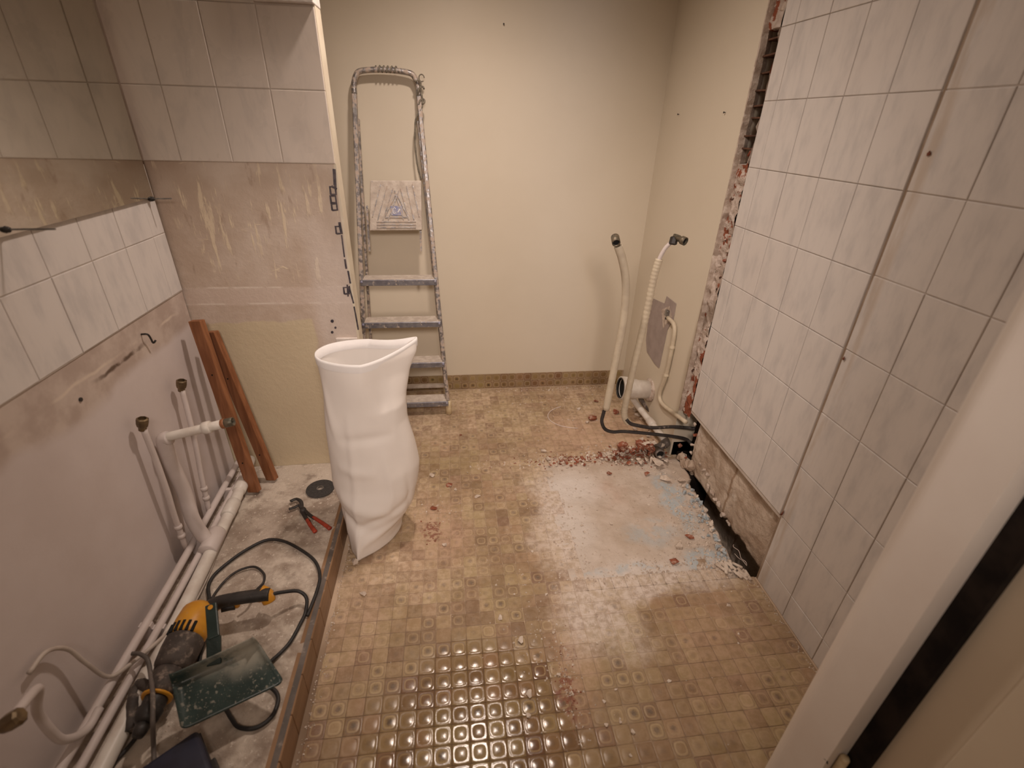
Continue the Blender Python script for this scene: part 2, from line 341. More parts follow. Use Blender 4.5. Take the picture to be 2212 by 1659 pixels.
# ---------------------------------------------------------------- mesh helpers
def obj(name, bm, mat, parent=None, smooth=False, loc=None):
    me = bm
    if isinstance(bm, bmesh.types.BMesh):
        bmesh.ops.recalc_face_normals(bm, faces=bm.faces)
        me = bpy.data.meshes.new(name); bm.to_mesh(me); bm.free()
    if mat is not None and not me.materials: me.materials.append(M[mat])
    if smooth: me.shade_smooth()
    o = bpy.data.objects.new(name, me); COL.objects.link(o)
    if loc is not None: o.location = loc
    if parent is not None:
        o.parent = parent
        o.matrix_parent_inverse = Matrix.LocRotScale(parent.location, parent.rotation_euler, parent.scale).inverted() if parent.parent is None else Matrix.Identity(4)
    return o
def tag(o, label, cat, group=None):
    o['label'] = label; o['category'] = cat
    if group: o['group'] = group
    return o
def thing(name, label, cat, loc=(0, 0, 0), group=None):
    o = bpy.data.objects.new(name, None); COL.objects.link(o); o.location = loc; o.empty_display_size = .05
    return tag(o, label, cat, group)
def structure(o): o['kind'] = 'structure'; return o
def box(bm, x0, x1, y0, y1, z0, z1):
    v = [bm.verts.new((x, y, z)) for x in (x0, x1) for y in (y0, y1) for z in (z0, z1)]
    for f in ((0, 1, 3, 2), (4, 6, 7, 5), (0, 4, 5, 1), (2, 3, 7, 6), (0, 2, 6, 4), (1, 5, 7, 3)):
        bm.faces.new([v[i] for i in f])
    return v
def boxes(*bs):
    bm = bmesh.new()
    for b in bs: box(bm, *b)
    return bm
def bevelled(bm, w=.003, seg=2):
    bmesh.ops.bevel(bm, geom=list(bm.edges), offset=w, segments=seg, profile=.5, affect='EDGES')
    return bm
def obox(bm, a, b, w, d, side=Vector((1, 0, 0))):
    """bar from a to b, width w along 'side', depth d"""
    a = Vector(a); b = Vector(b); ax = (b - a).normalized()
    s = (side - ax * side.dot(ax)).normalized(); t = ax.cross(s)
    v = [bm.verts.new(p + s * (sx * w / 2) + t * (sy * d / 2)) for p in (a, b) for sx, sy in ((-1, -1), (1, -1), (1, 1), (-1, 1))]
    for f in ((3, 2, 1, 0), (4, 5, 6, 7), (0, 1, 5, 4), (1, 2, 6, 5), (2, 3, 7, 6), (3, 0, 4, 7)):
        bm.faces.new([v[i] for i in f])
    return v
def smooth_path(pts, k=6):
    pts = [Vector(p) for p in pts]
    if len(pts) < 3: return pts
    P = [pts[0] * 2 - pts[1]] + pts + [pts[-1] * 2 - pts[-2]]
    out = []
    for i in range(1, len(P) - 2):
        p0, p1, p2, p3 = P[i - 1], P[i], P[i + 1], P[i + 2]
        for j in range(k):
            t = j / k
            out.append(.5 * (2 * p1 + (p2 - p0) * t + (2 * p0 - 5 * p1 + 4 * p2 - p3) * t * t + (3 * p1 - p0 - 3 * p2 + p3) * t ** 3))
    out.append(pts[-1]); return out
def tube(bm, pts, r, seg=10, k=6, cap=True, flat=1.0, ripple=0, rip=.0):
    pts = smooth_path(pts, k) if k else [Vector(p) for p in pts]
    n = len(pts); rings = []; u = None
    for i, p in enumerate(pts):
        t = (pts[min(i + 1, n - 1)] - pts[max(i - 1, 0)]).normalized()
        if u is None:
            u = t.cross(Vector((0, 0, 1)))
            if u.length < .05: u = t.cross(Vector((1, 0, 0)))
        u = (u - t * u.dot(t)).normalized(); w = t.cross(u)
        rad = r if not isinstance(r, (list, tuple)) else r[0] + (r[1] - r[0]) * i / (n - 1)
        if ripple: rad *= 1 + rip * math.sin(i * ripple)
        rings.append([bm.verts.new(p + u * math.cos(a) * rad + w * math.sin(a) * rad * flat) for a in (2 * math.pi * j / seg for j in range(seg))])
    for a, b in zip(rings, rings[1:]):
        for j in range(seg): bm.faces.new((a[j], a[(j + 1) % seg], b[(j + 1) % seg], b[j]))
    if cap: bm.faces.new(rings[0][::-1]); bm.faces.new(rings[-1])
    return bm
def tubes(pts, r, **k): return tube(bmesh.new(), pts, r, **k)
def lathe(prof, origin, axis, seg=20, closed=False):
    """revolve (radius, along) pairs about axis through origin"""
    bm = bmesh.new(); ax = Vector(axis).normalized(); o = Vector(origin)
    u = ax.orthogonal().normalized(); w = ax.cross(u)
    rings = [[bm.verts.new(o + ax * h + (u * math.cos(a) + w * math.sin(a)) * max(r, 1e-4)) for a in (2 * math.pi * j / seg for j in range(seg))] for r, h in prof]
    for a, b in zip(rings, rings[1:]):
        for j in range(seg): bm.faces.new((a[j], a[(j + 1) % seg], b[(j + 1) % seg], b[j]))
    if not closed:
        bm.faces.new(rings[0][::-1]); bm.faces.new(rings[-1])
    else:
        for j in range(seg): bm.faces.new((rings[-1][j], rings[-1][(j + 1) % seg], rings[0][(j + 1) % seg], rings[0][j]))
    return bm
def shard_bm(rnd, sx, sy, sz, n=11):
    bm = bmesh.new()
    for i in range(n):
        v = Vector((rnd.gauss(0, 1), rnd.gauss(0, 1), rnd.gauss(0, 1))).normalized() * rnd.uniform(.75, 1.1)
        bm.verts.new((v.x * sx, v.y * sy, v.z * sz))
    r = bmesh.ops.convex_hull(bm, input=list(bm.verts))
    bmesh.ops.delete(bm, geom=[g for g in set(r['geom_interior'] + r['geom_unused']) if isinstance(g, bmesh.types.BMVert)], context='VERTS')
    return bm
def shard_mesh(name, rnd, s, mat, n=11):
    bm = shard_bm(rnd, *s, n=n); bmesh.ops.recalc_face_normals(bm, faces=bm.faces)
    me = bpy.data.meshes.new(name); bm.to_mesh(me); bm.free(); me.materials.append(M[mat]); return me
def mesh_of(name, bm, mat, smooth=False):
    bmesh.ops.recalc_face_normals(bm, faces=bm.faces)
    me = bpy.data.meshes.new(name); bm.to_mesh(me); bm.free(); me.materials.append(M[mat])
    if smooth: me.shade_smooth()
    return me
def piece(name, me, parent, loc, rot=(0, 0, 0), scale=(1, 1, 1)):
    o = bpy.data.objects.new(name, me); COL.objects.link(o)
    o.location = loc; o.rotation_euler = rot; o.scale = scale
    if parent is not None:
        o.parent = parent
        if parent.parent is None: o.matrix_parent_inverse = Matrix.LocRotScale(parent.location, parent.rotation_euler, parent.scale).inverted()
    return o

# ================================================================ SETTING
XR, XRC, XL, YN, YB, ZP, ZC = 1.11, 1.09, -0.99, 1.87, 2.72, 0.10, 2.46   # tiled right face, cream right face, left wall, niche wall, back wall, platform, ceiling
XS = -0.387                                                              # end of the partition stub

# floor bed (mosaic bedding) with the trench left open
TZ = -0.0012
floor = structure(obj('floor', boxes((-1.15, .42, -1.35, 2.9, -.3, TZ), (.42, 1.5, -1.35, 1.155, -.3, TZ), (.42, 1.5, 1.90, 2.9, -.3, TZ), (.42, .90, 1.155, 1.90, -.3, -.02)), 'bed'))
structure(obj('ceiling', boxes((-1.15, 1.5, -1.35, 2.9, ZC, ZC + .1)), 'ceiling'))

# ---- mosaic tiles
def tile_bm(bm, ox, oy, look, uvl, lkl, S=.0247):
    seg = 16
    def sq(r, e):
        out = []
        for j in range(seg):
            a = math.pi / 8 * j; c, s = math.cos(a), math.sin(a)
            k = r / (abs(c) ** e + abs(s) ** e) ** (1 / e)
            out.append((c * k, s * k))
        return out
    prof = [(S, 40, -.004), (S, 40, -.0007), (S * .97, 20, -.0002), (S * .82, 6, 0.0), (S * .72, 4, -.0005), (S * .62, 3.4, .0002)]
    rings = []; hue = R_.random()
    for r, e, z in prof:
        ring = []
        for x, y in sq(r, e):
            v = bm.verts.new((ox + x, oy + y, z)); v[uvl] = (x / S, y / S, hue); v[lkl] = look; ring.append(v)
        rings.append(ring)
    c = bm.verts.new((ox, oy, .00023)); c[uvl] = (0, 0, hue); c[lkl] = look
    for k, (a, b) in enumerate(zip(rings, rings[1:])):
        for j in range(seg): bm.faces.new((a[j], a[(j + 1) % seg], b[(j + 1) % seg], b[j])).smooth = k > 0
    for j in range(seg): bm.faces.new((rings[-1][j], rings[-1][(j + 1) % seg], c)).smooth = True
def new_tile_bm():
    bm = bmesh.new()
    return bm, bm.verts.layers.float_vector.new('tile_uv'), bm.verts.layers.float_vector.new('tile_look')
looks = []
for i in range(24):
    ring = R_.choice((0, .1, .3, .6, .9, 1)); dot = R_.choice((0, .1, .35, .6, .85, 1)) if ring > .2 else R_.choice((0, 0, .3))
    looks.append((ring, dot, R_.uniform(0, 1)))
def tile_variants(mat):
    out = []
    for lk in looks:
        bm, a, b = new_tile_bm(); tile_bm(bm, 0, 0, lk, a, b); out.append(mesh_of('mosaic_tile', bm, mat))
    return out
VAR = tile_variants('mosaic')
gx = [.131 + .05 * k for k in range(-23, 20)]; gy = [.683 + .05 * k for k in range(-12, 41)]
def in_patch(x, y):
    e = mnoise.noise(Vector((x * 9, y * 9, 3))) * .035
    if 1.93 > y + e > 1.215 and x + e > .455 - .05 * (y - 1.2): return True
    if x > 1.00 and 1.15 < y < 1.86: return True
    return False
cells = []
for y in gy:
    for x in gx:
        if x < -.46 and y < 1.96: continue
        if x < -.95 or x > 1.095 or y > 2.70 or (y < .56 and x > .72): continue
        if in_patch(x, y): continue
        cells.append((x, y))
near = sorted([c for c in cells if c[1] > .60 and c[0] < 1.0 + .12 * c[1] and c[0] < .30 + .95 * c[1]], key=lambda c: c[1])[:300]
ns = set(near)
for x, y in near:
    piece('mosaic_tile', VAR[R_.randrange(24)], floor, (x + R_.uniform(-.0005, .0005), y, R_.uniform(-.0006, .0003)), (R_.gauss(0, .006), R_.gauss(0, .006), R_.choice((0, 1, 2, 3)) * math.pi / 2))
bm, a, b = new_tile_bm()
for x, y in cells:
    if (x, y) not in ns: tile_bm(bm, x, y, looks[R_.randrange(24)], a, b)
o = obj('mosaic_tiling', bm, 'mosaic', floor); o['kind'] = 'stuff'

# ---- exposed screed patch with broken edge over the trench
def trench_edge(y):
    K = ((1.14, 1.050), (1.177, 1.058), (1.30, 1.078), (1.44, 1.096), (1.51, 1.103), (1.65, 1.112), (1.76, 1.112))
    x = K[0][1]
    for a, b in zip(K, K[1:]):
        if y >= a[0]: x = a[1] + (b[1] - a[1]) * min(1, (y - a[0]) / (b[0] - a[0]))
    return x - .008 + .012 * mnoise.noise(Vector((y * 14, 0, 0))) + .008 * mnoise.noise(Vector((y * 45, 5, 0)))
bm = bmesh.new(); NX, NY = 110, 110; grid = []
for j in range(NY + 1):
    y = 1.16 + .77 * j / NY; row = []
    xe = trench_edge(y) if 1.16 < y < 1.74 else 1.125
    for i in range(NX + 1):
        x = .40 + (xe - .40) * i / NX
        d = Vector((x, y, 0))
        z = -.0030 + .004 * mnoise.noise(d * 9) + .003 * mnoise.noise(d * 30) + .0015 * mnoise.noise(d * 80)
        if y < 1.75:
            ed = max(0, 1 - (xe - x) / .07); z += ed * (.010 * mnoise.noise(d * 40) - .006)
        eb = max(0, 1 - abs(y - 1.235) / .04); z += eb * .006 * (mnoise.noise(d * 35) + .4)
        row.append(bm.verts.new((x, y, z)))
    for k in range(1, 6):
        row.append(bm.verts.new((xe + .012 * mnoise.noise(Vector((y * 22, k * 1.7, 1))) - .004 * k, y, row[NX].co.z - .04 * k)))
    grid.append(row)
for j in range(NY):
    for i in range(NX + 5): bm.faces.new((grid[j][i], grid[j][i + 1], grid[j + 1][i + 1], grid[j + 1][i]))
obj('screed_patch', bm, 'screed', floor, True)['label'] = 'bare dusty screed where the floor tiles are gone'
# dark box painting shade into the trench
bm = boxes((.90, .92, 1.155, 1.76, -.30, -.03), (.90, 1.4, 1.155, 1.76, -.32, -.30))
obj('trench_shade', bm, 'dark', floor)
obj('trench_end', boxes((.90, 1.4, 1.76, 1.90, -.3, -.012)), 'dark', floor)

# sealant ring left by the old toilet foot
c0 = at(1235, 900, 2, .001); pts = []
for k in range(15):
    a = math.radians(115 + k * 10.5); pts.append((c0.x + .17 * math.cos(a) + .03, c0.y + .125 * math.sin(a), .0022))
obj('sealant_ring', tubes(pts, .0028, seg=6, k=2), 'silicone', floor, True)

# ---- back wall + skirting
wall_back = structure(obj('wall_back', boxes((-1.15, 1.4, YB, YB + .1, -.01, ZC)), 'cream'))
sk = structure(obj('baseboard_back', boxes((-.98, 1.09, YB - .006, YB, .0, .1)), 'grout'))
VARW = tile_variants('mosaic_wall')
for k in range(-9, 22):
    for r in (0, 1):
        x = .056 + .05 * k
        if x > 1.06 or x < -.62: continue
        piece('tile', VARW[R_.randrange(24)], sk, (x, YB - .0062, .0255 + .05 * r), (math.pi / 2, R_.choice((0, 1, 2, 3)) * math.pi / 2, 0))

# ---- wall tiles
def wall_tile_mesh(name, w, h, mat, t=.008, e=.002):
    """tile in the local xy plane, face towards +z"""
    bm = bmesh.new()
    q = lambda a, b, z: [bm.verts.new((x, y, z)) for x, y in ((-a, -b), (a, -b), (a, b), (-a, b))]
    r = [q(w / 2, h / 2, -t), q(w / 2, h / 2, -e * .6), q(w / 2 - e * .4, h / 2 - e * .4, -e * .2), q(w / 2 - e, h / 2 - e, 0)]
    for a, b in zip(r, r[1:]):
        for j in range(4): bm.faces.new((a[j], a[(j + 1) % 4], b[(j + 1) % 4], b[j]))
    bm.faces.new(r[-1]); bm.faces.new(r[0][::-1])
    return mesh_of(name, bm, mat)
_tc = {}
def wtile(parent, u0, u1, z0, z1, face, const, mat, gap=.0024):
    """tile covering [u0,u1]x[z0,z1]; face 'L' looks to -X, 'R' to +X, 'F' to -Y"""
    w, h = round(u1 - u0 - gap, 4), round(z1 - z0 - gap, 4)
    k = (w, h, mat)
    if k not in _tc: _tc[k] = wall_tile_mesh('tile', w, h, mat)
    u, z = (u0 + u1) / 2, (z0 + z1) / 2
    jx = R_.uniform(-.0006, .0006); tr = R_.gauss(0, .0012)
    if face == 'L': loc, rot = (const + jx, u, z), (math.pi / 2, 0, -math.pi / 2 + tr)
    elif face == 'R': loc, rot = (const + jx, u, z), (math.pi / 2, 0, math.pi / 2 + tr)
    else: loc, rot = (u, const + jx, z), (math.pi / 2, 0, tr)
    return piece('tile', _tc[k], parent, loc, rot)

# ---- right wall: cream length, broken brick seam, tiled length
wall_right = structure(obj('wall_right', boxes((XRC, 1.5, 1.932, YB, .0, ZC)), 'cream'))
obj('tile_bed', boxes((XR + .0025, 1.5, .42, 1.150, -.3, ZC), (XR + .0005, 1.5, 1.150, 1.855, .305, ZC)), 'tilegrout', wall_right)
bm = bmesh.new(); g = []
NZ, NYY = 72, 80
for j in range(NYY + 1):
    row = []; y = 1.150 + (1.80 - 1.150) * j / NYY
    for i in range(NZ + 1):
        z = -.30 + .61 * i / NZ
        d = Vector((0, y, z))
        x = 1.140 + .005 * mnoise.noise(d * 12) + .004 * mnoise.noise(d * 40)
        if y > 1.45 and z > .0: x -= .014 * max(0, mnoise.noise(d * 7) + .15)
        if z < .012 + .014 * mnoise.noise(Vector((y * 11, 8, 0))) and y < 1.77: x = 1.24
        row.append(bm.verts.new((x, y, z)))
    g.append(row)
for j in range(NYY):
    for i in range(NZ): bm.faces.new((g[j][i], g[j + 1][i], g[j + 1][i + 1], g[j][i + 1]))
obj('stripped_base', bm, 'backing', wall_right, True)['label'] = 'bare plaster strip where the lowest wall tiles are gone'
zr = [.0, .108, .320, .535, .744, .956, 1.169, 1.378, 1.590, 1.802, 2.014, 2.226, 2.438]
yc = [.43, .513, .671, .829, .987, 1.145]
obj('joint_filler', boxes((XR + .0012, XR + .01, 1.1435, 1.1525, .0, ZC)), 'seam', wall_right)
yc2 = [1.151, 1.303, 1.461, 1.619, 1.777, 1.853]
for i in range(len(zr) - 1):
    for a, b in zip(yc, yc[1:]): wtile(wall_right, a, b, zr[i], zr[i + 1], 'L', XR, 'tile')
    if zr[i] < .3: continue
    for a, b in zip(yc2, yc2[1:]): wtile(wall_right, a, b, zr[i], zr[i + 1], 'L', XR - .003, 'tile', .0022)
# mortar crust hanging under the lowest tiles
rr = random.Random(5)
MORT = [shard_mesh('mortar_lump', rr, (.014, .02, .014), 'mortar', 14) for _ in range(6)]
BRK = [shard_mesh('brick', rr, (.018, .024, .022), 'brick', 12) for _ in range(5)]
BCR = [shard_mesh('brown_crust', rr, (.010, .018, .008), 'core', 12) for _ in range(3)]
for k in range(34):
    y = 1.17 + .65 * k / 33
    piece('mortar_lump', rr.choice(BCR + BCR + MORT[:2]), wall_right, (1.127 + rr.uniform(-.004, .004), y, .318 + rr.uniform(-.009, .004)), (rr.uniform(0, 6), rr.uniform(0, .5), rr.uniform(0, .5)), (.55, .75, .6))
for k in range(9):     # crumbling foot of the render above the trench
    y = 1.42 + .30 * k / 8
    piece('mortar_lump', rr.choice(MORT), wall_right, (1.135 + rr.uniform(-.01, .006), y, .025 + (y - 1.42) * .25 + rr.uniform(-.02, .02)), (rr.uniform(0, 6), rr.uniform(0, 6), 0), (.8, 1.0, .9))
# nail holes in the tile joint
for p in ((2006, 333), (1822, 775), (1935, 0)):
    q = at(*p, 0, XR - .003)
    if p[1] > 0: piece('chip', shard_mesh('chip', rr, (.003, .006, .009), 'core', 10), wall_right, q)
q = at(1690, 1108, 0, XR - .004)
piece('chip', shard_mesh('chip', rr, (.004, .006, .022), 'core', 10), wall_right, q, (.3, 0, 0))
# brick seam: recessed core, hollow cells with webs, mortar and brick remains
SY0, SY1 = 1.855, 1.932
bm = bmesh.new(); g = []
for i in range(121):
    z = .27 + (ZC - .27) * i / 120; row = []
    hollow = 1.40 < z < 1.80
    for j in range(9):
        y = SY0 + (SY1 - SY0) * j / 8; d = Vector((y, z, 0))
        x = 1.108 + .012 * mnoise.noise(d * 34) + .010 * mnoise.noise(d * 13)
        if hollow and 1 <= j <= 8: x = 1.30
        row.append(bm.verts.new((x, y, z)))
    g.append(row)
for i in range(120):
    for j in range(8): bm.faces.new((g[i][j], g[i][j + 1], g[i + 1][j + 1], g[i + 1][j]))
obj('brick_core', bm, 'seam_mix', wall_right)
obj('core_shade', boxes((1.17, 1.5, SY0 - .02, SY1 + .02, .27, ZC)), 'dark', wall_right)  # near-black backing paints the shade inside the hollow cells
web = mesh_of('brick_web', bevelled(boxes((-.03, .03, -.036, .036, -.003, .003)), .001, 1), 'web')
for k in range(8):
    z = 1.435 + .049 * k
    piece('brick_web', web, wall_right, (1.142 + rr.uniform(-.006, .006), 1.893, z + rr.uniform(-.008, .008)), (rr.uniform(-.06, .06), 0, rr.uniform(-.1, .1)))
z = .30
while z < 2.44:
    if not (1.42 < z < 1.79):
        t = rr.random()
        lo = z < .55
        if t < (.6 if lo else .18 if z < 1.2 else .08): me = rr.choice(BRK); nm = 'brick'
        else: me = rr.choice(MORT); nm = 'mortar_lump'
        for y in (1.872, 1.912):
            if rr.random() < .5: continue
            s = rr.uniform(.55, 1.0)
            piece(nm, me, wall_right, (1.116 + rr.uniform(-.002, .010), y + rr.uniform(-.01, .01), z + rr.uniform(-.01, .01)), (rr.uniform(0, 6), rr.uniform(0, 6), rr.uniform(0, 6)), (s * .9, s * 1.0, s * 1.15))
            me = rr.choice(MORT if nm == 'mortar_lump' or rr.random() < .4 else BRK); nm = 'mortar_lump' if me in MORT else 'brick'
    z += rr.uniform(.022, .034)
# render edges both sides of the seam
bm = bmesh.new(); L = []
for i in range(90):
    z = .27 + (ZC - .27) * i / 89; w = .010 * mnoise.noise(Vector((z * 17, 2, 0))) + .006 * mnoise.noise(Vector((z * 50, 4, 0)))
    L.append([bm.verts.new((x, y, z)) for x, y in ((XRC - .0005, 1.936), (XRC - .002, 1.926 + w), (XRC + .020, 1.922 + w), (XRC + .05, 1.936))])
for a, b in zip(L, L[1:]):
    for j in range(3): bm.faces.new((a[j], a[j + 1], b[j + 1], b[j]))
obj('render_edge', bm, 'mortar', wall_right)
# pipe hole at the foot of the seam
obj('hole_shade', boxes((1.20, 1.24, 1.79, 1.94, -.01, .29), (1.10, 1.24, 1.932, 1.95, -.01, .08), (1.13, 1.5, 1.79, 1.94, -.3, .02)), 'dark', wall_right)  # near-black boxes paint the shade inside the pipe hole
for k in range(14):
    a = k / 14 * 2 * math.pi
    if -2.2 < (a - math.pi) < -.9: continue
    s = rr.uniform(.45, .8)
    piece('mortar_lump' if k % 3 else 'brick', rr.choice(MORT if k % 3 else BRK), wall_right, (1.12 + rr.uniform(-.005, .012), 1.866 + .080 * math.cos(a), .165 + .125 * math.sin(a)), (rr.uniform(0, 6), rr.uniform(0, 6), 0), (s, s * .8, s * .9))
for k in range(7):
    me = shard_mesh('plaster_lump', rr, (.022, .030, .034), 'backing', 16)
    piece('plaster_lump', me, wall_right, (1.128 + rr.uniform(-.004, .008), 1.775 + .017 * k, .020 + rr.uniform(-.01, .025)), (rr.uniform(0, 6), rr.uniform(-.4, .4), rr.uniform(-.4, .4)))
# grey filler over a chased socket on the cream length, with conduit
poly = [(1407, 643), (1436, 656), (1441, 640), (1461, 656), (1455, 690), (1442, 712), (1424, 795), (1414, 785), (1398, 760), (1396, 735)]
q = [at(x, y, 0, XRC - .001) for x, y in poly]
bm = bmesh.new(); f = [bm.verts.new(p) for p in q]; f2 = [bm.verts.new(p - Vector((.0025, 0, 0))) for p in q]
bm.faces.new(f2); bm.faces.new(f[::-1])
for j in range(len(f)): bm.faces.new((f[j], f[(j + 1) % len(f)], f2[(j + 1) % len(f)], f2[j]))
obj('filler_patch', bm, 'filler', wall_right)['label'] = 'grey filler patch on the cream wall'
q = [at(x, y, 0, XRC - .004) for x, y in ((1429, 669), (1446, 661), (1452, 684), (1432, 710))]
bm = bmesh.new(); f = [bm.verts.new(p) for p in q]; f2 = [bm.verts.new(p + Vector((.003, 0, 0))) for p in q]
bm.faces.new(f2); bm.faces.new(f[::-1])
for j in range(4): bm.faces.new((f[j], f[(j + 1) % 4], f2[(j + 1) % 4], f2[j]))
obj('socket_recess', bm, 'mortar', wall_right)
qs = at(1440, 678, 0, XRC - .012)
sc_ = thing('socket_clip', 'small metal socket clip in the filler patch on the cream wall', 'clip', qs)
obj('plate', bevelled(boxes((qs.x - .006, qs.x + .012, qs.y - .016, qs.y + .014, qs.z - .012, qs.z + .02)), .003), 'steel', sc_)
obj('screw', lathe([(.004, 0), (.006, .004), (.006, .008)], qs + Vector((0, -.012, -.02)), (-1, 0, 0), 10), 'tool_black', sc_)
cp = [at(x, y, 0, XRC - .012) for x, y in ((1443, 686), (1457, 706), (1452, 750), (1439, 810), (1425, 850), (1430, 872), (1455, 892), (1482, 912))]
cd = thing('wall_conduit', 'cream conduit bending down the cream wall beside the brick seam', 'conduit', cp[-1])
obj('pipe', tubes(cp, .0105, seg=10, k=5), 'conduit', cd, True)
for p in (cp[2], cp[3]): obj('clip', lathe([(.0135, -.007), (.0135, .007)], p, (0, .3, 1), 12), 'conduit', cd)

# ---- partition stub / niche wall
wall_n = structure(obj('wall_partition', boxes((-1.15, XS, YN + .006, 1.945, -.01, ZC)), 'niche'))
obj('end_face', boxes((XS - .004, XS + .004, YN + .004, 1.947, .0, ZC)), 'cream_edge', wall_n)
xs_ = [XL, -.874, -.713, -.553, XS + .003]
for i, (a, b) in enumerate(((1.362, 1.576), (1.576, 1.792), (1.792, 2.006), (2.006, 2.22), (2.22, 2.434))):
    for k, (x0, x1) in enumerate(zip(xs_, xs_[1:])):
        if k == 3 and i >= 2: continue
        wtile(wall_n, x0, x1, a, b, 'F', YN - .002, 'tile2')
obj('tile_bed', boxes((XL - .01, XS - .001, YN + .0005, YN + .008, 1.362, ZC)), 'tilegrout', wall_n)
obj('lintel_block', bevelled(boxes((-.553, XS + .006, YN - .02, 1.947, 1.797, ZC)), .003), 'white_plaster', wall_n)
rc = random.Random(11)
for (px0, py0, px1, py1, w) in ((722, 365, 724, 400, .010), (716, 402, 728, 408, .006), (733, 480, 738, 505, .008), (745, 560, 748, 580, .006), (752, 585, 757, 612, .006), (750, 615, 752, 640, .005), (754, 618, 764, 655, .005), (765, 662, 774, 712, .005), (738, 508, 744, 555, .004)):
    bm = bmesh.new(); obox(bm, at(px0, py0, 1, YN + .004), at(px1, py1, 1, YN + .004), w, .006); obj('corner_bead', bm, 'bead', wall_n)
for px, py in ((719, 412), (720, 432), (722, 446), (731, 497), (748, 628)):
    bm = bmesh.new(); p0 = at(px, py, 1, YN + .003); pts = [p0 + Vector((sx * .009, 0, sz * .013)) for sx, sz in ((-1, -1), (-1, 1), (1, 1), (1, -.9), (-.9, -1))]
    tube(bm, pts, .0035, seg=5, k=0); obj('corner_bead', bm, 'bead', wall_n)
for px, py, r in ((718, 693, .006), (725, 707, .004), (718, 717, .005), (725, 402, .004)):
    obj('wall_plug', lathe([(r, 0), (r, .006)], at(px, py, 1, YN + .0065), (0, -1, 0), 10), 'bead', wall_n)
# a torn lip of plaster low on the stub
obj('plaster_lip', bevelled(boxes((-.475, XS - .002, YN - .006, YN + .006, .690, .722)), .004), 'white_plaster', wall_n)

# ---- left wall
wall_left = structure(obj('wall_left', boxes((-1.15, XL - .006, -1.35, YN, -.01, ZC)), 'leftwall'))
zl = [.927, 1.133, 1.345]
yl = [.19, .35, .51, .67, .83, .99, 1.15, 1.31, 1.47, 1.63, 1.79, 1.866]
for a, b in zip(zl, zl[1:]):
    for y0, y1 in zip(yl, yl[1:]): wtile(wall_left, y0, y1, a, b, 'R', XL, 'tile')
obj('tile_bed', boxes((XL - .01, XL - .0025, .19, 1.868, .925, 1.35)), 'tilegrout', wall_left)
# room shell behind the camera
structure(obj('wall_front', boxes((.775, 1.5, .447, .545, -.01, ZC)), 'cream'))
structure(obj('wall_hall', boxes((1.4, 1.5, -1.35, .42, -.01, ZC)), 'cream'))
structure(obj('wall_rear', boxes((-1.15, 1.5, -1.35, -1.25, -.01, ZC)), 'cream'))
structure(obj('wall_closet', boxes((-1.15, -1.0, 1.945, YB, -.01, ZC)), 'cream'))

# ---- platform with tiled curb
plat = structure(obj('floor_platform', None, None) if False else obj('platform', boxes((-1.0, -.474, -.6, YN + .01, -.01, ZP - .006)), 'platform'))
bm = bmesh.new(); g = []
for j in range(91):
    row = []
    for i in range(31):
        x = -1.0 + (.522) * i / 30; y = .1 + 1.775 * j / 90; d = Vector((x, y, 0))
        row.append(bm.verts.new((x, y, ZP - .002 + .003 * mnoise.noise(d * 14) + .0015 * mnoise.noise(d * 50))))
    g.append(row)
for j in range(90):
    for i in range(30): bm.faces.new((g[j][i], g[j][i + 1], g[j + 1][i + 1], g[j + 1][i]))
obj('screed_top', bm, 'platform', plat, True)
trim = structure(obj('trim_1', boxes((-.494, -.466, -.6, YN, -.005, ZP - .001)), 'brown'))
for k in range(17):
    y0 = .02 + .108 * k
    obj('tile', bevelled(boxes((-.470, -.4615, y0, y0 + .1065, .0, ZP + .001)), .0018, 1), 'brown', trim)
obj('metal_edge', boxes((-.482, -.466, -.6, YN - .01, ZP - .002, ZP + .0012)), 'grey_pvc', trim)

# ---- door frame + leaf at right, close to the lens
pf_ = [(.752, .438)] + [(.752 + .045 - .045 * math.cos(a_), .562 - .045 + .045 * math.sin(a_)) for a_ in [math.pi / 2 * k / 10 for k in range(11)]] + [(.86, .562), (.86, .438)]
bm = bmesh.new(); lo_v = [bm.verts.new((x, y, -.005)) for x, y in pf_]; hi_v = [bm.verts.new((x, y, 2.06)) for x, y in pf_]
for k in range(len(pf_)): bm.faces.new((lo_v[k], lo_v[(k + 1) % len(pf_)], hi_v[(k + 1) % len(pf_)], hi_v[k]))
bm.faces.new(lo_v[::-1]); bm.faces.new(hi_v)
frm = structure(obj('door_frame', bm, 'frame'))
obj('head', bevelled(boxes((-.99, .80, .435, .560, 2.06, 2.11)), .004), 'frame', frm)
obj('gap_shade', boxes((.792, .90, .400, .439, -.005, 2.06)), 'dark', frm)  # dark box paints the shade of the gap between frame and leaf
leaf = structure(obj('door_1', bevelled(boxes((.806, .848, -.42, .405, .012, 2.03)), .004, 2), 'door'))
obj('panel_moulding', bevelled(boxes((.803, .809, -.30, .325, .25, 1.95)), .0028, 2), 'door', leaf)
hq = at(1820, 1640, 0, .772)
obj('hinge', lathe([(.0075, -.05), (.009, -.048), (.009, .048), (.007, .052)], (.776, .428, hq.z - .045), (0, 0, 1), 14), 'foot', leaf, True)
obj('hinge', lathe([(.0075, -.05), (.009, -.048), (.009, .048), (.007, .052)], (.776, .428, 1.80), (0, 0, 1), 14), 'foot', leaf, True)
obj('scrape', shard_mesh('scrape', rr, (.002, .010, .006), 'void', 10), None, frm, loc=at(1783, 1640, 0, .7535))

